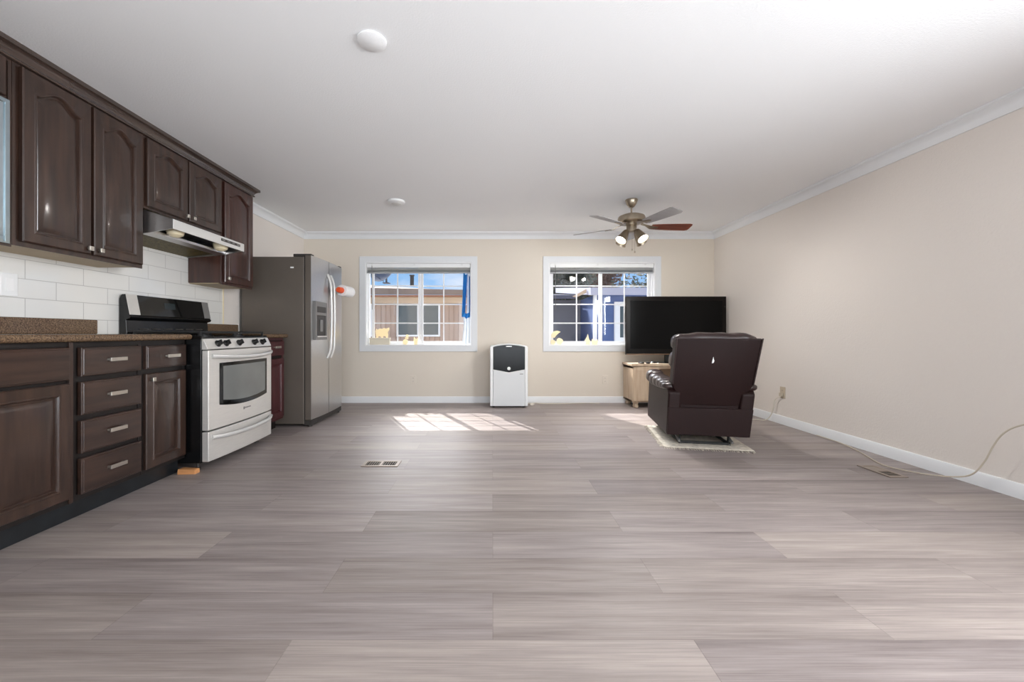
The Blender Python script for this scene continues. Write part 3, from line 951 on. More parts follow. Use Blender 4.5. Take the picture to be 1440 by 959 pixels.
# vent gap above the door and control panel
cp = MB().prism([(-1.960, 0.820), (-1.925, 0.820), (-1.918, 0.826), (-1.950, 0.893), (-1.960, 0.896)], 'y', SY0 + 0.002, SY1 - 0.002).build('control_panel', M_steel_h, s, bevel=0.003)
kd = Vector((0.9, 0, 0.43)).normalized()
for y in (2.80, 2.885, 3.035, 3.225, 3.335):
    c = Vector((-1.933, y, 0.858))
    b = MB().lathe([(0.024, -0.002), (0.024, 0.006), (0.019, 0.010), (0.017, 0.028), (0.012, 0.031)], c, kd, 18)
    up = Vector((-0.43, 0, 0.9))
    q = c + kd * 0.029
    b.loops([[q + up * a + Vector((0, e, 0)) for a, e in ((-0.017, -0.005), (-0.017, 0.005), (0.017, 0.005), (0.017, -0.005))],
             [q + kd * 0.008 + up * a + Vector((0, e, 0)) for a, e in ((-0.016, -0.004), (-0.016, 0.004), (0.016, 0.004), (0.016, -0.004))]])
    b.build('knob', M_black, s)
MB().box(-2.515, -1.955, SY0, SY1, 0.8935, 0.905).box(-2.515, -1.957, SY0, SY0 + 0.02, 0.905, 0.913).box(-2.515, -1.957, SY1 - 0.02, SY1, 0.905, 0.913).build('cooktop', M_black, s, bevel=0.003)
for y in (2.875, 3.26):
    for x in (-2.34, -2.09):
        MB().lathe([(0.05, 0.905), (0.05, 0.915), (0.034, 0.916), (0.034, 0.926), (0.028, 0.929)], (x, y, 0), n=20).build('burner', M_iron, s)
for y0, y1 in ((2.705, 3.060), (3.075, 3.430)):
    b = MB()
    zt = 0.945
    for y in (y0, y1):
        b.box(-2.43, -1.985, y - 0.006, y + 0.006, zt - 0.014, zt)
    for x in (-2.43, -2.215, -1.985):
        b.box(x - 0.006, x + 0.006, y0, y1, zt - 0.014, zt)
    ym = (y0 + y1) / 2
    for x in (-2.34, -2.09):
        b.box(x - 0.09, x - 0.03, ym - 0.005, ym + 0.005, zt - 0.012, zt + 0.003)
        b.box(x + 0.03, x + 0.09, ym - 0.005, ym + 0.005, zt - 0.012, zt + 0.003)
        b.box(x - 0.005, x + 0.005, y0, ym - 0.03, zt - 0.012, zt + 0.003)
        b.box(x - 0.005, x + 0.005, ym + 0.03, y1, zt - 0.012, zt + 0.003)
    for x in (-2.43, -1.985):
        for y in (y0, y1):
            b.box(x - 0.007, x + 0.007, y - 0.007, y + 0.007, 0.905, zt)
    b.build('grate', M_iron, s, bevel=0.002)
bgp = [(-2.516, 0.906), (-2.516, 1.165), (-2.500, 1.196), (-2.474, 1.197), (-2.446, 1.055), (-2.436, 1.042), (-2.444, 1.030), (-2.470, 1.022), (-2.462, 0.906)]
bg = MB().prism(bgp, 'y', SY0 + 0.002, SY1 - 0.002).build('backguard', M_black, s, bevel=0.004)
def bg_slab(y0, y1, lo, hi, th):
    a, c = Vector((-2.446, 0, 1.055)), Vector((-2.474, 0, 1.197))
    p, q = a.lerp(c, lo), a.lerp(c, hi)
    nrm = Vector((c.z - a.z, 0, a.x - c.x)).normalized()
    return MB().prism([(p.x, p.z), (q.x, q.z), (q.x + nrm.x * th, q.z + nrm.z * th), (p.x + nrm.x * th, p.z + nrm.z * th)], 'y', y0, y1)
bg_slab(SY0 + 0.004, SY0 + 0.085, 0.02, 0.99, 0.004).build('end_trim', M_steel_h, bg)
bg_slab(SY1 - 0.075, SY1 - 0.004, 0.02, 0.99, 0.004).build('end_trim', M_grey, bg)
gp = bg_slab(SY0 + 0.086, SY1 - 0.076, 0.0, 0.99, 0.003).build('glass_panel', M_blackgl, bg)
bg_slab(2.985, 3.085, 0.40, 0.72, 0.0036).build('display', mat('clock_display', (30, 42, 46), 0.2), bg)
for i in range(6):
    y = SY0 + 0.10 + i * 0.105
    MB().box(-2.4665, -2.4585, y, y + 0.07, 0.958, 0.966).build('vent_slot', M_dkplastic, bg)

r = MB().box(-2.065, -1.985, 2.62, 2.675, 0.0, 0.030)
r = MB()
r.loops([[(-2.075, 2.620, 0.0), (-1.965, 2.630, 0.0), (-1.962, 2.672, 0.0), (-2.068, 2.668, 0.0)], [(-2.074, 2.621, 0.034), (-1.968, 2.631, 0.030), (-1.965, 2.671, 0.028), (-2.067, 2.667, 0.034)]])
tag(r.build('wood_block', M_blockwood, bevel=0.002), 'small pine block on the floor under the stove corner', 'wood block')

# ------------------------------------------------------------------ refrigerator
FY0, FY1 = 3.950, 4.745
f = thing('refrigerator', 'tall stainless side-by-side refrigerator with taupe grey side', 'refrigerator', (-2.15, (FY0 + FY1) / 2, 0))
MB().box(-2.49, -1.872, FY0, FY1, 0.03, 1.692).build('body', M_fridge, f, bevel=0.006)
MB().box(-1.872, -1.862, FY0 + 0.01, FY1 - 0.01, 0.07, 1.69).build('gasket', M_dkplastic, f)
def fr_door(y0, y1):
    n = 12
    ym, hw = (FY0 + FY1) / 2, (FY1 - FY0) / 2
    xs = lambda y: -1.776 - 0.022 * ((y - ym) / hw) ** 2
    core = [(-1.861, y0)] + [(xs(y0 + (y1 - y0) * i / n) - 0.003, y0 + (y1 - y0) * i / n) for i in range(n + 1)] + [(-1.861, y1)]
    d = MB().prism(core, 'z', 0.072, 1.706).build('door', M_fridge, f, bevel=0.004)
    pts = [(xs(y0 + (y1 - y0) * i / n) - 0.003, y0 + (y1 - y0) * i / n) for i in range(n + 1)]
    pts += [(xs(y1 + (y0 - y1) * i / n), y1 + (y0 - y1) * i / n) for i in range(n + 1)]
    MB().prism(pts, 'z', 0.074, 1.704).build('front_skin', M_steel, d)
    return d, xs
fd, fx = fr_door(FY0, 4.316)
rd, _ = fr_door(4.324, FY1)
for d, y in ((fd, 4.282), (rd, 4.362)):
    path = []
    for i in range(21):
        t = i / 20
        sv = min(1, math.sin(PI * t) * 2.6) ** 0.7
        path.append((fx(y) + 0.002 + 0.036 * sv + 0.010 * math.sin(PI * t), y, 0.665 + 0.90 * t))
    MB().tube(path, 0.0125, 12, 0.85).build('handle', M_steel_lt, d)
dp = MB().frame('x', -1.795, -1.768, (3.985, 4.258, 0.865, 1.255), (4.012, 4.232, 0.905, 1.115)).build('dispenser', M_grey, fd, bevel=0.004)
MB().box(-1.795, -1.773, 4.012, 4.232, 0.905, 1.115).build('recess', M_dkplastic, dp)
MB().box(-1.768, -1.765, 4.02, 4.225, 1.145, 1.205).build('button_strip', M_dkplastic, dp, bevel=0.001)
MB().box(-1.773, -1.766, 4.09, 4.15, 0.95, 1.07).build('paddle', M_grey, dp, bevel=0.003)
MB().box(-1.768, -1.758, 4.012, 4.232, 0.893, 0.905).build('drip_tray', M_steel_lt, dp, bevel=0.002)
b = MB().box(-1.98, -1.80, FY0 + 0.004, FY0 + 0.07, 1.6925, 1.722)
b.build('hinge_cover', M_dkplastic, f, bevel=0.006)
MB().box(-1.98, -1.80, FY1 - 0.07, FY1 - 0.004, 1.6925, 1.722).build('hinge_cover', M_dkplastic, f, bevel=0.006)
gr = MB().box(-1.875, -1.80, FY0 + 0.01, FY1 - 0.01, 0.018, 0.066)
for i in range(4):
    gr.box(-1.80, -1.797, FY0 + 0.03, FY1 - 0.03, 0.024 + i * 0.010, 0.029 + i * 0.010)
gr.build('base_grille', M_dkplastic, f, bevel=0.002)
for x in (-2.44, -1.83):
    for y in (FY0 + 0.045, FY1 - 0.045):
        MB().lathe([(0.022, 0), (0.022, 0.018), (0.012, 0.020), (0.012, 0.032)], (x, y, 0), n=14).build('foot', M_dkplastic, f)
MB().box(-2.005, -1.972, FY0 - 0.0015, FY0 + 0.0005, 1.578, 1.592).build('sticker', M_paper, f)

pt = thing('paper_towel_roll', 'white paper towel roll with orange end on the refrigerator door', 'paper roll', (-1.69, 4.55, 1.35))
MB().lathe([(0.022, 0), (0.060, 0.0), (0.063, 0.004), (0.063, 0.21), (0.060, 0.214), (0.022, 0.214)], (-1.688, 4.45, 1.412), (0.10, 1, 0), 28).build('roll', M_paper, pt)
MB().lathe([(0.0, -0.075), (0.024, -0.075), (0.030, -0.068), (0.034, -0.01), (0.034, 0.0)], (-1.688, 4.449, 1.412), (0.10, 1, 0), 20).build('end_plug', M_orange, pt)
b = MB().box(-1.776, -1.768, 4.44, 4.68, 1.395, 1.43)
b.box(-1.776, -1.69, 4.672, 4.680, 1.40, 1.424)
b.build('holder', M_white_pl, pt, bevel=0.002)

# ------------------------------------------------------------------ portable air conditioner
AX, AY0, AY1 = 0.205, 4.965, 5.29
a = thing('portable_air_conditioner', 'white portable air conditioner with black upper front, between windows', 'air conditioner', (AX, (AY0 + AY1) / 2, 0))
HW = 0.236
def arch_pts(hw, z0, zs, zt, n=16, rc=0.03):
    p = [(AX - hw, z0), (AX + hw, z0), (AX + hw, zs - rc)]
    for i in range(n + 1):
        u = hw - 2 * hw * i / n
        p.append((AX + u * 0.985, zs + (zt - zs) * (1 - (u / hw) ** 2)))
    p.append((AX - hw, zs - rc))
    return p
MB().prism(arch_pts(HW, 0.02, 0.770, 0.800), 'y', AY0 + 0.02, AY1).build('body', M_white_pl, a, bevel=0.012, seg=3)
# front shell: side cheeks + lower panel
b = MB()
for sgn in (-1, 1):
    x0, x1 = sorted((AX + sgn * 0.198, AX + sgn * HW))
    b.box(x0, x1, AY0 + 0.002, AY0 + 0.03, 0.022, 0.765)
b.build('side_cheeks', M_white_pl, a, bevel=0.009, seg=3)
MB().prism([(AX - 0.197, 0.024), (AX + 0.197, 0.024), (AX + 0.197, 0.468), (AX, 0.432), (AX - 0.197, 0.468)], 'y', AY0, AY0 + 0.03).build('lower_panel', mat('pale_silver_panel', (214, 216, 217), 0.35), a, bevel=0.003)
MB().prism([(AX - 0.197, 0.480), (AX, 0.444), (AX + 0.197, 0.480)] + [(AX + 0.197 - 0.394 * i / 12, 0.762 + 0.026 * (1 - ((0.197 - 0.394 * i / 12) / 0.197) ** 2)) for i in range(13)], 'y', AY0 + 0.010, AY0 + 0.032).build('upper_panel', M_blacksm, a, bevel=0.002)
b = MB()
for sgn in (-1, 1):
    b.loops([[(AX + sgn * 0.197, AY0 - 0.002, 0.469), (AX + sgn * 0.197, AY0 - 0.002, 0.479), (AX + sgn * 0.197, AY0 + 0.02, 0.479), (AX + sgn * 0.197, AY0 + 0.02, 0.469)],
             [(AX, AY0 - 0.005, 0.428), (AX, AY0 - 0.005, 0.443), (AX, AY0 + 0.02, 0.443), (AX, AY0 + 0.02, 0.428)]])
b.build('v_trim', M_steel_lt, a)
MB().lathe([(0.017, 0), (0.021, 0.001), (0.021, 0.004), (0.017, 0.005)], (AX, AY0 + 0.010, 0.492), (0, -1, 0), 20).build('logo_ring', M_steel_lt, a)
MB().box(AX - 0.036, AX + 0.036, AY0 + 0.004, AY0 + 0.012, 0.762, 0.776).build('display_tab', M_steel_lt, a, bevel=0.002)
MB().box(AX + 0.135, AX + 0.178, AY0 - 0.0008, AY0 + 0.0005, 0.420, 0.428).build('badge', M_grey, a)
for sx in (-1, 1):
    for y in (AY0 + 0.06, AY1 - 0.05):
        MB().lathe([(0.014, 0), (0.018, 0.006), (0.018, 0.018), (0.01, 0.024)], (AX + sx * 0.19, y, 0), n=12).build('caster', M_dkplastic, a)

# cord on the floor by the air conditioner
p = catmull([(0.452, 5.285, 0.006), (0.52, 5.25, 0.006), (0.56, 5.305, 0.006), (0.66, 5.25, 0.006), (0.86, 5.24, 0.006), (1.10, 5.28, 0.006), (1.42, 5.285, 0.006)])
tag(MB().tube(p, 0.005, 8).build('extension_cord', M_cord), 'white power cord on the floor right of the air conditioner', 'cord')
r = thing('power_plug', 'white plug lying on the floor right of the air conditioner', 'plug', (0.505, 5.15, 0))
MB().box(0.485, 0.530, 5.14, 5.175, 0.0005, 0.028).build('body', M_cord, r, bevel=0.006)
MB().box(0.530, 0.548, 5.147, 5.150, 0.011, 0.018).box(0.530, 0.548, 5.162, 5.165, 0.011, 0.018).build('prongs', M_nickel, r)

def outlet(name, label, mk, m):
    r = thing(name, label, 'outlet', mk(0, 0, 0))
    def bb(u0, u1, d0, d1, v0, v1):
        p, q = mk(u0, d0, v0), mk(u1, d1, v1)
        return MB().box(min(p[0], q[0]), max(p[0], q[0]), min(p[1], q[1]), max(p[1], q[1]), v0 and p[2] or p[2], q[2])
    bb(-0.036, 0.036, 0.0005, 0.006, -0.058, 0.058).build('plate', m, r, bevel=0.002)
    for v in (-0.021, 0.021):
        so = bb(-0.016, 0.016, 0.006, 0.008, v - 0.014, v + 0.014).build('socket', m, r, bevel=0.002)
        bb(-0.007, -0.005, 0.008, 0.0084, v - 0.004, v + 0.006).build('slot', M_dkplastic, so)
        bb(0.005, 0.007, 0.008, 0.0084, v - 0.004, v + 0.006).build('slot', M_dkplastic, so)
    return r
outlet('wall_outlet', 'cream wall outlet below the left window', lambda u, d, v: (-1.065 + u, YB - d, 0.31 + v), M_wall)
outlet('wall_outlet', 'cream wall outlet below the right window', lambda u, d, v: (1.51 + u, YB - d, 0.31 + v), M_wall)
outlet('wall_outlet', 'beige wall outlet with a plugged cord behind the recliner on right wall', lambda u, d, v: (XR - d, 4.08 - u, 0.325 + v), mat('beige_plate', (196, 182, 162), 0.4))
pl = thing('plugged_cord', 'white cord plugged into the right wall outlet beside recliner', 'cord', (2.95, 4.10, 0.0))
MB().box(XR - 0.032, XR - 0.0095, 4.063, 4.097, 0.286, 0.322).build('plug', M_cord_g, pl, bevel=0.004)
p = catmull([(XR - 0.024, 4.08, 0.287), (XR - 0.030, 4.15, 0.24), (XR - 0.034, 4.17, 0.16), (XR - 0.040, 4.20, 0.07), (XR - 0.07, 4.24, 0.010), (2.82, 4.28, 0.006), (2.60, 4.30, 0.006), (2.30, 4.36, 0.006), (2.22, 4.60, 0.006), (2.20, 4.86, 0.006)])
MB().tube(p, 0.0045, 8).build('cable', M_cord, pl)
# long cord along the right wall
p = catmull([(2.945, 3.62, 0.006), (2.935, 3.35, 0.006), (2.87, 3.12, 0.006), (2.79, 2.93, 0.006), (2.745, 2.80, 0.006), (2.775, 2.70, 0.006), (2.84, 2.60, 0.010), (2.900, 2.50, 0.030), (2.915, 2.42, 0.075), (2.915, 2.36, 0.17), (2.915, 2.32, 0.27), (2.912, 2.27, 0.36), (2.912, 2.20, 0.42), (2.915, 2.10, 0.455), (2.93, 1.9, 0.47), (2.955, 1.70, 0.46), (2.968, 1.62, 0.44)])
tag(MB().tube(p, 0.0042, 8).build('long_cord', M_cord_g), 'long thin cord along right baseboard rising loosely up the right wall', 'cord')

# floor registers
def register(label, x0, x1, y0, y1, along):
    r = thing('floor_register', label, 'floor vent', ((x0 + x1) / 2, (y0 + y1) / 2, 0.0), group='floor vents')
    fx_, fy_ = 0.024, 0.022
    MB().box(x0 + 0.012, x1 - 0.012, y0 + 0.012, y1 - 0.012, 0.0005, 0.0015).build('duct', M_duct, r)
    MB().frame('z', 0.0005, 0.006, (x0, x1, y0, y1), (x0 + fx_, x1 - fx_, y0 + fy_, y1 - fy_)).build('frame', M_vent, r, bevel=0.002)
    b = MB()
    if along == 'x':
        xm = (x0 + x1) / 2
        b.box(xm - 0.008, xm + 0.008, y0 + fy_, y1 - fy_, 0.0016, 0.005)
        n = 13
        for i in range(n):
            x = x0 + fx_ + (x1 - x0 - 2 * fx_) * (i + 0.5) / n
            b.loops([[(x - 0.002 + o, yy, z) for o, yy, z in ((-0.001, y0 + fy_, 0.0018), (0.001, y0 + fy_, 0.0018), (0.001, y0 + fy_, 0.0042), (-0.001, y0 + fy_, 0.0042))],
                     [(x - 0.002 + o, yy, z) for o, yy, z in ((-0.001, y1 - fy_, 0.0018), (0.001, y1 - fy_, 0.0018), (0.001, y1 - fy_, 0.0042), (-0.001, y1 - fy_, 0.0042))]])
    else:
        ym = (y0 + y1) / 2
        b.box(x0 + fx_, x1 - fx_, ym - 0.008, ym + 0.008, 0.0016, 0.005)
        b.box(x0 + fx_, x1 - fx_, ym, y1 - fy_ - 0.002, 0.0016, 0.0042)
        n = 4
        for i in range(n):
            y = y0 + fy_ + (ym - 0.008 - y0 - fy_) * (i + 0.5) / n
            b.box(x0 + fx_, x1 - fx_, y - 0.001, y + 0.001, 0.0016, 0.0042)
    b.build('louvers', M_vent, r)
register('beige floor vent in the middle of the floor in front of refrigerator', -0.92, -0.662, 2.775, 2.90, 'x')
register('beige floor vent beside the cord near the right baseboard', 2.56, 2.682, 2.565, 2.80, 'y')

# ceiling discs
b = MB().lathe([(0.0, 0), (0.062, 0.0), (0.066, -0.002), (0.066, -0.007), (0.060, -0.010), (0.0, -0.012)], (-0.557, 1.839, HC), n=32)
tag(b.build('cover_plate', M_ceil), 'flat white round cover plate on ceiling nearest the camera', 'ceiling plate')
sd_ = thing('smoke_detector', 'white round smoke detector on ceiling in front of the left window', 'smoke detector', (-0.985, 4.07, HC))
MB().lathe([(0.0, 0), (0.085, 0.0), (0.088, -0.004), (0.086, -0.018), (0.070, -0.026), (0.0, -0.028)], (-0.985, 4.07, HC), n=32).build('housing', M_white_pl, sd_)
MB().lathe([(0.040, -0.024), (0.048, -0.0285), (0.044, -0.031), (0.0, -0.031)], (-0.985, 4.07, HC), n=24).build('grille', M_steel_lt, sd_)

# ------------------------------------------------------------------ ceiling fan
CX, CY = 1.406, 4.03
fan = thing('ceiling_fan', 'brushed nickel ceiling fan with five blades and four lit spot lamps', 'ceiling fan', (CX, CY, HC))
MB().lathe([(0.0, 0), (0.060, 0), (0.062, -0.008), (0.048, -0.045), (0.026, -0.075), (0.016, -0.080), (0.0, -0.081)], (CX, CY, HC), n=28).build('canopy', M_brnz, fan)
MB().cyl((CX, CY, 2.205), (CX, CY, 2.135), 0.009, n=14).build('downrod', M_brnz, fan)
MB().lathe([(0.0, 2.150), (0.022, 2.148), (0.024, 2.136), (0.090, 2.128), (0.126, 2.112), (0.134, 2.095), (0.134, 2.058), (0.120, 2.046), (0.06, 2.040), (0.0, 2.038)], (CX, CY, 0), n=36).build('motor_housing', M_brnz, fan)
MB().lathe([(0.0, 2.040), (0.055, 2.040), (0.055, 2.022), (0.046, 2.018), (0.050, 2.010), (0.050, 1.962), (0.036, 1.948), (0.0, 1.944)], (CX, CY, 0), n=28).build('switch_housing', M_brnz, fan)
for k, ang in enumerate((2, 74, 146, 218, 290)):
    t = math.radians(ang)
    d = Vector((math.cos(t), math.sin(t), 0))
    q = Vector((-math.sin(t), math.cos(t), 0))
    pitch = math.radians(-13)
    qq = q * math.cos(pitch) + Vector((0, 0, 1)) * math.sin(pitch)
    up = d.cross(qq)
    o = Vector((CX, CY, 2.008))
    out = [(0.20, 0.045), (0.30, 0.056), (0.45, 0.064), (0.575, 0.068), (0.600, 0.058), (0.606, 0.04)]
    L = [o + d * r + qq * w for r, w in out] + [o + d * r - qq * w for r, w in reversed(out)]
    bl = MB().loops([L, [p + up * 0.006 for p in L]]).build('blade', M_blade if k == 0 else M_blade_lit, fan, bevel=0.0015)  # all blades are alike; the paler ones have their light painted in
    arm = [o + d * 0.10 + Vector((0, 0, 0.030)), o + d * 0.145 + Vector((0, 0, 0.018)), o + d * 0.19 - up * 0.003, o + d * 0.27 - up * 0.003]
    b = MB()
    ls = []
    for i, p in enumerate(arm):
        w = (0.016, 0.014, 0.030, 0.010)[i]
        ls.append([p + qq * w + up * 0.003, p - qq * w + up * 0.003, p - qq * w - up * 0.0025, p + qq * w - up * 0.0025])
    b.loops(ls)
    b.build('blade_iron', M_brnz, bl)
pd_ = bpy.data.lights
for k, ang in enumerate((-62, 28, 118, 208)):
    t = math.radians(ang)
    d = Vector((math.cos(t), math.sin(t), 0))
    p0 = Vector((CX, CY, 1.965)) + d * 0.035
    p1 = p0 + d * 0.035 + Vector((0, 0, -0.012))
    ax = (d * 0.62 + Vector((0, 0, -0.78))).normalized()
    shade = MB().lathe([(0.012, -0.012), (0.024, -0.004), (0.030, 0.012), (0.038, 0.05), (0.052, 0.118), (0.055, 0.126), (0.052, 0.126), (0.048, 0.116), (0.034, 0.05), (0.024, 0.014), (0.0, 0.012)], p1, ax, 24).build('lamp_shade', M_brnz, fan)
    MB().tube([p0 - d * 0.01, p0 + d * 0.012, p1 - ax * 0.004], 0.009, 10).build('lamp_arm', M_brnz, shade)
    MB().lathe([(0.0, 0.045), (0.028, 0.045), (0.040, 0.080), (0.046, 0.108), (0.041, 0.117), (0.0, 0.121)], p1, ax, 20).build('bulb', M_bulb, shade)
    ld = bpy.data.lights.new('fan_lamp', 'SPOT')
    ld.energy = LAMP_POWER
    ld.spot_size = math.radians(160)
    ld.spot_blend = 0.6
    ld.shadow_soft_size = 0.04
    ld.color = (1.0, 0.97, 0.93)
    link_light('fan_lamp', ld, p1 + ax * 0.130, direction=ax)
for dx, dy, z in ((-0.010, -0.048, 1.755), (0.018, -0.046, 1.735)):
    b = MB().cyl((CX + dx, CY + dy, z + 0.02), (CX + dx, CY + dy, 1.962), 0.0014, n=6)
    b.lathe([(0.0, 0.024), (0.004, 0.02), (0.007, 0.006), (0.005, 0.0), (0.0, -0.001)], (CX + dx, CY + dy, z), n=10)
    b.build('pull_chain', M_brnz, fan)

# ------------------------------------------------------------------ tv stand and television
ts = thing('tv_stand', 'whitewashed oak tv stand in the back right corner', 'tv stand', (2.345, 5.135, 0))
TX0, TX1, TY0, TY1 = 1.745, 2.935, 4.965, 5.315
b = MB()
for x0, x1 in ((TX0, TX0 + 0.02), (2.055, 2.075), (2.615, 2.635), (TX1 - 0.02, TX1)):
    b.box(x0, x1, TY0, TY1, 0.07, 0.52)
b.box(TX0, TX1, TY0 + 0.003, TY1, 0.07, 0.09).box(TX0 + 0.02, TX1 - 0.02, TY1 - 0.012, TY1, 0.09, 0.52).box(TX0, TX1, TY0, TY1, 0.49, 0.52)
b.build('body', M_stand, ts, bevel=0.002)
MB().box(TX0 - 0.015, TX1 + 0.012, TY0 - 0.018, TY1 + 0.004, 0.5205, 0.553).build('top', M_stand, ts, bevel=0.005)
MB().box(2.076, 2.614, TY0 + 0.02, TY1 - 0.013, 0.29, 0.308).build('shelf', M_stand, ts)
for x0, x1, kx in ((TX0 + 0.004, 2.070, 2.035), (2.620, TX1 - 0.004, 2.655)):
    d = MB().box(x0, x1, TY0 - 0.018, TY0 - 0.001, 0.092, 0.512).frame('y', TY0 - 0.022, TY0 - 0.018, (x0, x1, 0.092, 0.512), (x0 + 0.045, x1 - 0.045, 0.14, 0.464)).build('door', M_stand, ts, bevel=0.002)
    MB().lathe([(0.006, 0), (0.006, 0.012), (0.014, 0.016), (0.013, 0.024), (0.0, 0.027)], (kx, TY0 - 0.022, 0.42), (0, -1, 0), 14).build('knob', M_dkplastic, d)
for x in (TX0 + 0.05, TX1 - 0.05):
    for y in (TY0 + 0.035, TY1 - 0.04):
        MB().lathe([(0.026, 0), (0.034, 0.008), (0.036, 0.03), (0.028, 0.048), (0.034, 0.054), (0.036, 0.0695)], (x, y, 0), n=18).build('foot', M_stand, ts)
tv = thing('television', 'large black flat screen television on the oak tv stand', 'television', (2.30, 5.02, 0.5535))
VX0, VX1, VY = 1.672, 2.928, 4.985
MB().box(VX0, VX1, VY, VY + 0.045, 0.662, 1.394).build('cabinet', M_tvframe, tv, bevel=0.006)
MB().box(VX0 + 0.10, VX1 - 0.10, VY + 0.045, VY + 0.075, 0.76, 1.28).build('rear_bulge', M_tvframe, tv, bevel=0.01)
MB().box(VX0 + 0.052, VX1 - 0.052, VY - 0.0012, VY + 0.002, 0.735, 1.342).build('screen', M_screen, tv)
MB().box(VX0 + 0.004, VX1 - 0.004, VY - 0.003, VY + 0.01, 0.664, 0.676).build('bottom_strip', mat('bronze_strip', (122, 96, 74), 0.3, 0.6), tv, bevel=0.002)
MB().box(VX1 - 0.022, VX1 - 0.016, VY - 0.001, VY + 0.001, 1.262, 1.268).build('indicator', M_grey, tv)
MB().box(2.17, 2.43, VY + 0.005, VY + 0.055, 0.568, 0.664).build('neck', M_blackgl, tv, bevel=0.006)
b = MB()
b.loops([[(2.30 + 0.29 * math.cos(a_) * (1 - k * 0.03), 5.095 + 0.115 * math.sin(a_) * (1 - k * 0.03), z) for a_ in [2 * PI * i / 36 for i in range(36)]] for k, z in enumerate((0.5535, 0.564, 0.570))])
b.build('base', M_blackgl, tv)
for x, an, lab in ((1.862, 0.3, 'small dark remote on tv stand, the left of two'), (1.945, -0.2, 'small dark remote on tv stand, the right of two')):
    r = thing('remote_control', lab, 'remote', (x, 4.99, 0.5535), an)
    MB().box(-0.022, 0.022, -0.035, 0.035, 0, 0.017).build('case', M_black, r, bevel=0.004, local=True)
    MB().box(-0.012, 0.012, -0.02, 0.02, 0.017, 0.0185).build('keypad', M_grey, r, local=True)

# ------------------------------------------------------------------ rug and recliner
RA = math.radians(-10)
rg = thing('small_rug', 'small cream fringed rug under the recliner', 'rug', (1.80, 3.555, 0), math.radians(-11))
n = 26
b = MB()
b.box(-0.335, 0.335, -0.375, 0.375, 0.0005, 0.010)
b.build('mat', M_rug, rg, bevel=0.003, local=True)
b = MB()
for i in range(46):
    x = -0.33 + 0.66 * i / 45
    for sgn in (-1, 1):
        y = sgn * 0.375
        l_ = random.uniform(0.035, 0.055)
        dx = random.uniform(-0.012, 0.012)
        b.tube([(x, y - sgn * 0.004, 0.006), (x + dx * 0.5, y + sgn * l_ * 0.5, 0.005), (x + dx, y + sgn * l_, 0.003)], 0.0028, 5)
for i in range(40):
    y = -0.36 + 0.72 * i / 39
    l_ = random.uniform(0.015, 0.03)
    b.tube([(-0.333, y, 0.006), (-0.335 - l_ * 0.5, y + random.uniform(-0.006, 0.006), 0.005), (-0.335 - l_, y + random.uniform(-0.01, 0.01), 0.003)], 0.0028, 5)
fr = b.build('fringe', M_rug, rg, local=True)
fr['kind'] = 'stuff'

rc = thing('recliner', 'dark brown leather recliner seen from behind, facing the television', 'recliner', (1.850, 3.637, 0.0105), RA)
SHX = lambda z: 0.083 * (z - 0.39)      # the worn chair leans a little to its right
def shear(mb):
    mb.v = [(x * (0.935 + 0.115 * z) + SHX(z), y, z) for x, y, z in mb.v]
    return mb
def rbuild(mb, name, m, parent=None, bevel=0.0, seg=3, angle=50):
    mb.v = [(x, y, z - 0.0105) for x, y, z in shear(mb).v]
    return mb.build(name, m, parent or rc, bevel=bevel, seg=seg, local=True, angle=angle)
# arm boxes
for sgn in (-1, 1):
    x0, x1 = sorted((sgn * 0.335, sgn * 0.232))
    b = MB()
    pf = [(-0.395, 0.088), (0.36, 0.088), (0.375, 0.12), (0.375, 0.45), (0.34, 0.485), (-0.20, 0.485), (-0.36, 0.470), (-0.395, 0.44)]
    b.prism(pf, 'x', x0, x1)
    arm = rbuild(b, 'arm_panel', M_leather_b, bevel=0.018)
    # padded arm top of overlapping puffs
    b = MB()
    for yy, rz, ry in ((0.315, 0.068, 0.105), (0.175, 0.062, 0.105), (0.035, 0.058, 0.105), (-0.105, 0.052, 0.10), (-0.215, 0.044, 0.085), (-0.30, 0.034, 0.07)):
        b.ball((sgn * 0.292, yy, 0.487 + 0.018 * (yy > 0.25)), (0.080, ry, rz), 22, 14, 0.8)
    rbuild(b, 'arm_pad', M_leather, arm, angle=75)
# lower rear panel
rbuild(MB().prism([(-0.403, 0.094), (-0.372, 0.094), (-0.372, 0.318), (-0.403, 0.318)], 'x', -0.331, 0.331), 'rear_panel', M_leather_b, bevel=0.006)
# outer back shell, leaning
bk = MB()
nz = 10
ls = []
for k in range(nz + 1):
    t = k / nz
    z = 0.335 + 0.555 * t
    yb = -0.372 - 0.085 * t
    hw = 0.252 if k < 2 else (0.278 if k == 2 else 0.308)
    yf = yb + 0.11
    cv = 0.012 * math.sin(PI * t)
    ls.append([(-hw, yb + 0.006, z), (-hw * 0.5, yb - cv, z), (0, yb - cv * 1.3, z), (hw * 0.5, yb - cv, z), (hw, yb + 0.006, z), (hw, yf, z), (-hw, yf, z)])
bk.loops(ls)
back = rbuild(bk, 'back', M_leather_b, bevel=0.012)
# welt along both rear edges of the back
for sgn in (-1, 1):
    pth = [(sgn * (0.306), -0.372 - 0.085 * t + 0.002, 0.335 + 0.555 * t) for t in [0.32 + 0.68 * i / 12 for i in range(13)]]
    rbuild(MB().tube(pth, 0.006, 8), 'welt', M_leather, back)
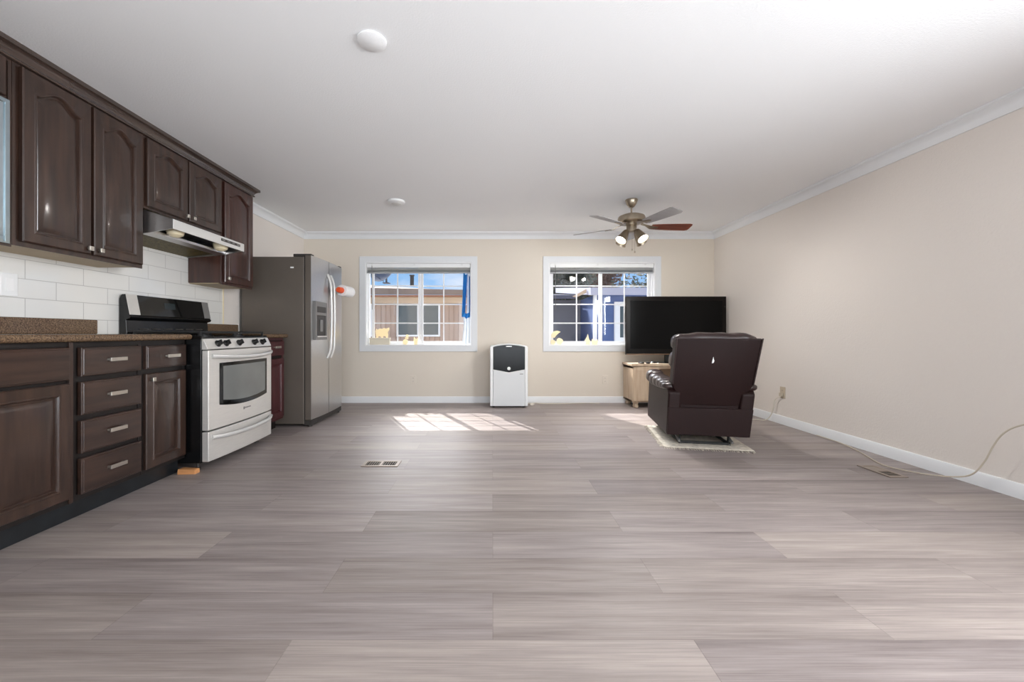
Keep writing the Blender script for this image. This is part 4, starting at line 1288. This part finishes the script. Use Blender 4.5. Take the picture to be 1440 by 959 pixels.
# pillow-like inner cushions on the front of the back
for zc, rz, ry, rx in ((0.855, 0.082, 0.095, 0.315), (0.705, 0.095, 0.10, 0.318), (0.555, 0.095, 0.10, 0.232)):
    b = MB().ball((0, -0.372 - 0.085 * (zc - 0.335) / 0.555 + 0.13, zc), (rx, ry, rz), 40, 16, 0.55)
    b.v = [(x, y + 0.006 * math.sin(x * 48), z + 0.005 * math.sin(x * 40)) for x, y, z in b.v]
    rbuild(b, 'back_cushion', M_leather, back, angle=80)
rbuild(MB().ball((0, 0.06, 0.40), (0.225, 0.33, 0.085), 30, 14, 0.5), 'seat', M_leather, angle=80)
rbuild(MB().box(-0.230, 0.230, -0.368, 0.296, 0.17, 0.352), 'seat_deck', M_leather_b, bevel=0.006)
rbuild(MB().box(-0.225, 0.225, 0.30, 0.385, 0.10, 0.38), 'footrest', M_leather, bevel=0.025)
# white scuff on the back
sc_ = MB()
zc, yc = 0.720, -0.372 - 0.085 * (0.72 - 0.335) / 0.555 - 0.0145
sc_.loops([[(x, y_, z) for x, z in ((-0.034, 0.690), (-0.022, 0.694), (-0.018, 0.712), (-0.023, 0.722), (-0.027, 0.744), (-0.031, 0.722))] for y_ in (yc - 0.001, yc + 0.004)])
rbuild(sc_, 'scuff_mark', M_paper, back)
# metal base and linkage
mech = MB()
for y in (-0.33, 0.22):
    mech.box(-0.20, 0.20, y - 0.011, y + 0.011, 0.012, 0.030)
for x in (-0.20, 0.20):
    mech.box(x - 0.011, x + 0.011, -0.335, 0.24, 0.012, 0.030)
    mech.box(x - 0.004, x + 0.004, -0.325, -0.295, 0.02, 0.12)
    mech.box(x - 0.004, x + 0.004, 0.20, 0.23, 0.02, 0.14)
base_m = rbuild(mech, 'metal_base', M_iron, bevel=0.002)
for x, c in ((-0.218, 1), (0.218, 1)):
    rbuild(MB().tube([(x, -0.36, 0.035), (x, -0.10, 0.105), (x, 0.14, 0.165)], 0.010, 8), 'link_arm', M_grey, base_m)
    rbuild(MB().tube([(x * 0.96, -0.34, 0.13), (x * 0.96, -0.12, 0.05), (x * 0.96, 0.05, 0.03)], 0.007, 8), 'link_arm', M_iron, base_m)
for x in (-0.2, 0.2):
    rbuild(MB().lathe([(0.016, 0.0112), (0.016, 0.02), (0.009, 0.026)], (x, -0.335, 0), n=12), 'glide', M_dkplastic, base_m)
    rbuild(MB().lathe([(0.016, 0.0112), (0.016, 0.02), (0.009, 0.026)], (x, 0.235, 0), n=12), 'glide', M_dkplastic, base_m)

# ------------------------------------------------------------------ outside
GZ = -0.55
struct(MB().box(-30, 30, YB + 0.2, 60, GZ - 0.1, GZ), 'ground', M_ground)
tb = thing('neighbour_building', 'low tan building with ribbed siding outside the left window', 'building', (-3, 11, GZ))
FYT = 9.0
wall = MB()
x = -9.0
# ribbed siding: shallow vertical grooves
prof = []
while x < 0.75:
    prof += [(x, FYT), (x + 0.085, FYT), (x + 0.09, FYT + 0.012), (x + 0.105, FYT + 0.012)]
    x += 0.11
prof += [(x, FYT), (x, FYT + 4.5), (-9.0, FYT + 4.5)]
wall.prism(prof, 'z', GZ, 1.80)
wall.build('wall', M_tan, tb)
def slab_quad(pts, th):
    return MB().loops([pts, [(p[0], p[1], p[2] + th) for p in pts]])
MB().box(-9.1, 0.85, FYT - 0.16, FYT - 0.02, 1.60, 1.74).build('siding_band', M_beige, tb)
MB().box(-9.1, 0.85, FYT - 0.26, FYT - 0.165, 1.735, 1.775).build('gutter', M_rust, tb, bevel=0.01)
rf = MB().loops([[(-9.2, FYT - 0.25, 1.80), (0.95, FYT - 0.25, 1.775), (0.95, FYT + 5, 2.15), (-9.2, FYT + 5, 2.9)],
                 [(-9.2, FYT - 0.25, 2.06), (0.95, FYT - 0.25, 1.86), (0.95, FYT + 5, 2.24), (-9.2, FYT + 5, 3.0)]])
rf.build('roof', M_roof, tb)
for x0, x1 in ((-2.16, -1.18), (-3.6, -2.72)):
    w = MB().frame('y', FYT - 0.04, FYT - 0.001, (x0, x1, 0.86, 1.60), (x0 + 0.04, x1 - 0.04, 0.90, 1.56)).box((x0 + x1) / 2 - 0.025, (x0 + x1) / 2 + 0.025, FYT - 0.038, FYT - 0.002, 0.90, 1.56).build('window', M_casing, tb)
    MB().box(x0 + 0.04, x1 - 0.04, FYT - 0.02, FYT - 0.012, 0.90, 1.56).build('pane', M_darkglass, w)
ds = thing('satellite_dish', 'grey satellite dish on the tan building roof', 'satellite dish', (-2.40, 8.9, 2.05))
MB().lathe([(0.0, -0.05), (0.10, -0.045), (0.18, -0.025), (0.245, 0.01), (0.300, 0.045), (0.303, 0.055), (0.245, 0.02), (0.18, -0.012), (0.10, -0.032), (0.0, -0.037)], (-2.40, 8.80, 2.30), (-0.35, -0.8, 0.45), 30).build('dish', M_dish, ds)
MB().tube([(-2.38, 8.84, 2.28), (-2.38, 8.92, 2.18), (-2.38, 8.94, 2.055)], 0.022, 10).build('mast', M_dish, ds)
MB().box(-2.45, -2.31, 8.86, 9.02, 2.052, 2.068).build('foot_plate', M_dish, ds)
MB().tube([(-2.40, 8.79, 2.06 + 0.02), (-2.50, 8.55, 2.16), (-2.55, 8.44, 2.30)], 0.010, 8).build('feed_arm', M_dish, ds)
b = MB().lathe([(0.045, 0), (0.045, 0.22), (0.06, 0.23), (0.06, 0.25), (0.0, 0.26)], (-1.86, 9.2, 2.03), n=14)
tag(b.build('roof_vent_pipe', M_dkplastic), 'short dark vent pipe on the tan building roof', 'vent pipe')

bh = thing('blue_house', 'blue house with pale roof outside the right window', 'house', (4, 11, GZ))
MB().box(2.30, 7.5, 9.0, 13, GZ, 1.80).build('wall', M_bluehouse, bh)
lap = MB()
for i in range(15):
    z = GZ + 0.1 + i * 0.15
    lap.prism([(8.998, z), (8.984, z), (8.998, z + 0.14)], 'x', 2.31, 7.5)
lap.build('lap_siding', M_bluehouse, bh)
MB().box(1.02, 2.298, 10.4, 13, GZ, 1.80).build('wing_wall', M_greyhouse, bh)
MB().box(2.28, 2.35, 8.955, 9.05, GZ, 1.80).build('corner_board', M_casing, bh)
rf = MB().loops([[(2.12, 8.6, 1.76), (7.8, 8.6, 1.76), (7.8, 13.4, 2.3), (2.12, 13.4, 2.3)], [(2.12, 8.6, 1.92), (7.8, 8.6, 1.92), (7.8, 13.4, 2.46), (2.12, 13.4, 2.46)]]).build('roof', M_paleroof, bh)
MB().loops([[(0.95, 10.0, 1.80), (2.11, 10.0, 1.80), (2.11, 13.4, 2.15), (0.95, 13.4, 2.15)], [(0.95, 10.0, 1.90), (2.11, 10.0, 1.90), (2.11, 13.4, 2.25), (0.95, 13.4, 2.25)]]).build('wing_roof', mat('weathered_grey_roof', (96, 98, 112), 0.8, noise=(3, 0.1)), bh)
MB().loops([[(1.88, 8.9, 1.74), (2.10, 8.9, 1.84), (2.10, 8.9, 1.93), (1.80, 8.9, 1.76)], [(1.88, 8.98, 1.74), (2.10, 8.98, 1.84), (2.10, 8.98, 1.93), (1.80, 8.98, 1.76)]]).build('rake_board', M_beige, bh)
w = MB().frame('y', 8.93, 8.983, (2.74, 3.75, 0.74, 1.64), (2.86, 3.63, 0.84, 1.54)).build('window', M_casing, bh)
MB().box(2.86, 3.63, 8.96, 8.97, 0.84, 1.54).build('pane', M_darkglass, w)

def tree(label, x, y, h, cr_, m, nl, seed):
    rnd = random.Random(seed)
    t = thing('tree', label, 'tree', (x, y, GZ), group='trees beyond the blue house')
    b = MB()
    b.tube([(x, y, GZ), (x + 0.08, y, GZ + h * 0.4), (x - 0.05, y + 0.1, GZ + h * 0.8)], [0.22, 0.16, 0.07], 10)
    tips = []
    for i in range(16):
        a = rnd.uniform(0, 2 * PI)
        z0 = GZ + h * rnd.uniform(0.3, 0.7)
        e = Vector((x + math.cos(a) * cr_ * rnd.uniform(0.5, 0.9), y + math.sin(a) * cr_ * rnd.uniform(0.5, 0.9), z0 + rnd.uniform(0.3, 1.2)))
        s0 = Vector((x, y, z0))
        b.tube([s0, s0.lerp(e, 0.5) + Vector((0, 0, 0.15)), e], [0.06, 0.04, 0.015], 7)
        tips += [e, s0.lerp(e, 0.6)]
    b.build('trunk', M_bark, t)
    L = MB()
    for i in range(nl):
        c = rnd.choice(tips) + Vector((rnd.gauss(0, 0.36), rnd.gauss(0, 0.36), rnd.gauss(0, 0.4)))
        u = Vector((rnd.gauss(0, 1), rnd.gauss(0, 1), rnd.gauss(0, 1))).normalized()
        v = u.orthogonal().normalized()
        w_ = u.cross(v) * 0.002
        sz = rnd.uniform(0.07, 0.17)
        L.add([c - u * sz, c + v * sz * 0.45, c + u * sz, c - v * sz * 0.45], [(0, 1, 2, 3)])
    lf = L.build('leaves', m, t)
    lf['kind'] = 'stuff'
tree('grey-green tree seen through the upper left panes of the right window', 2.55, 16.3, 5.4, 1.3, M_leaf, 5200, 1)
tree('red-brown tree seen through the upper middle panes of the right window', 5.5, 22.2, 6.8, 1.7, M_leaf_r, 7000, 2)
tree('dark green tree above the pale roof at the right window', 6.9, 16.2, 5.0, 1.5, M_leaf, 4200, 3)
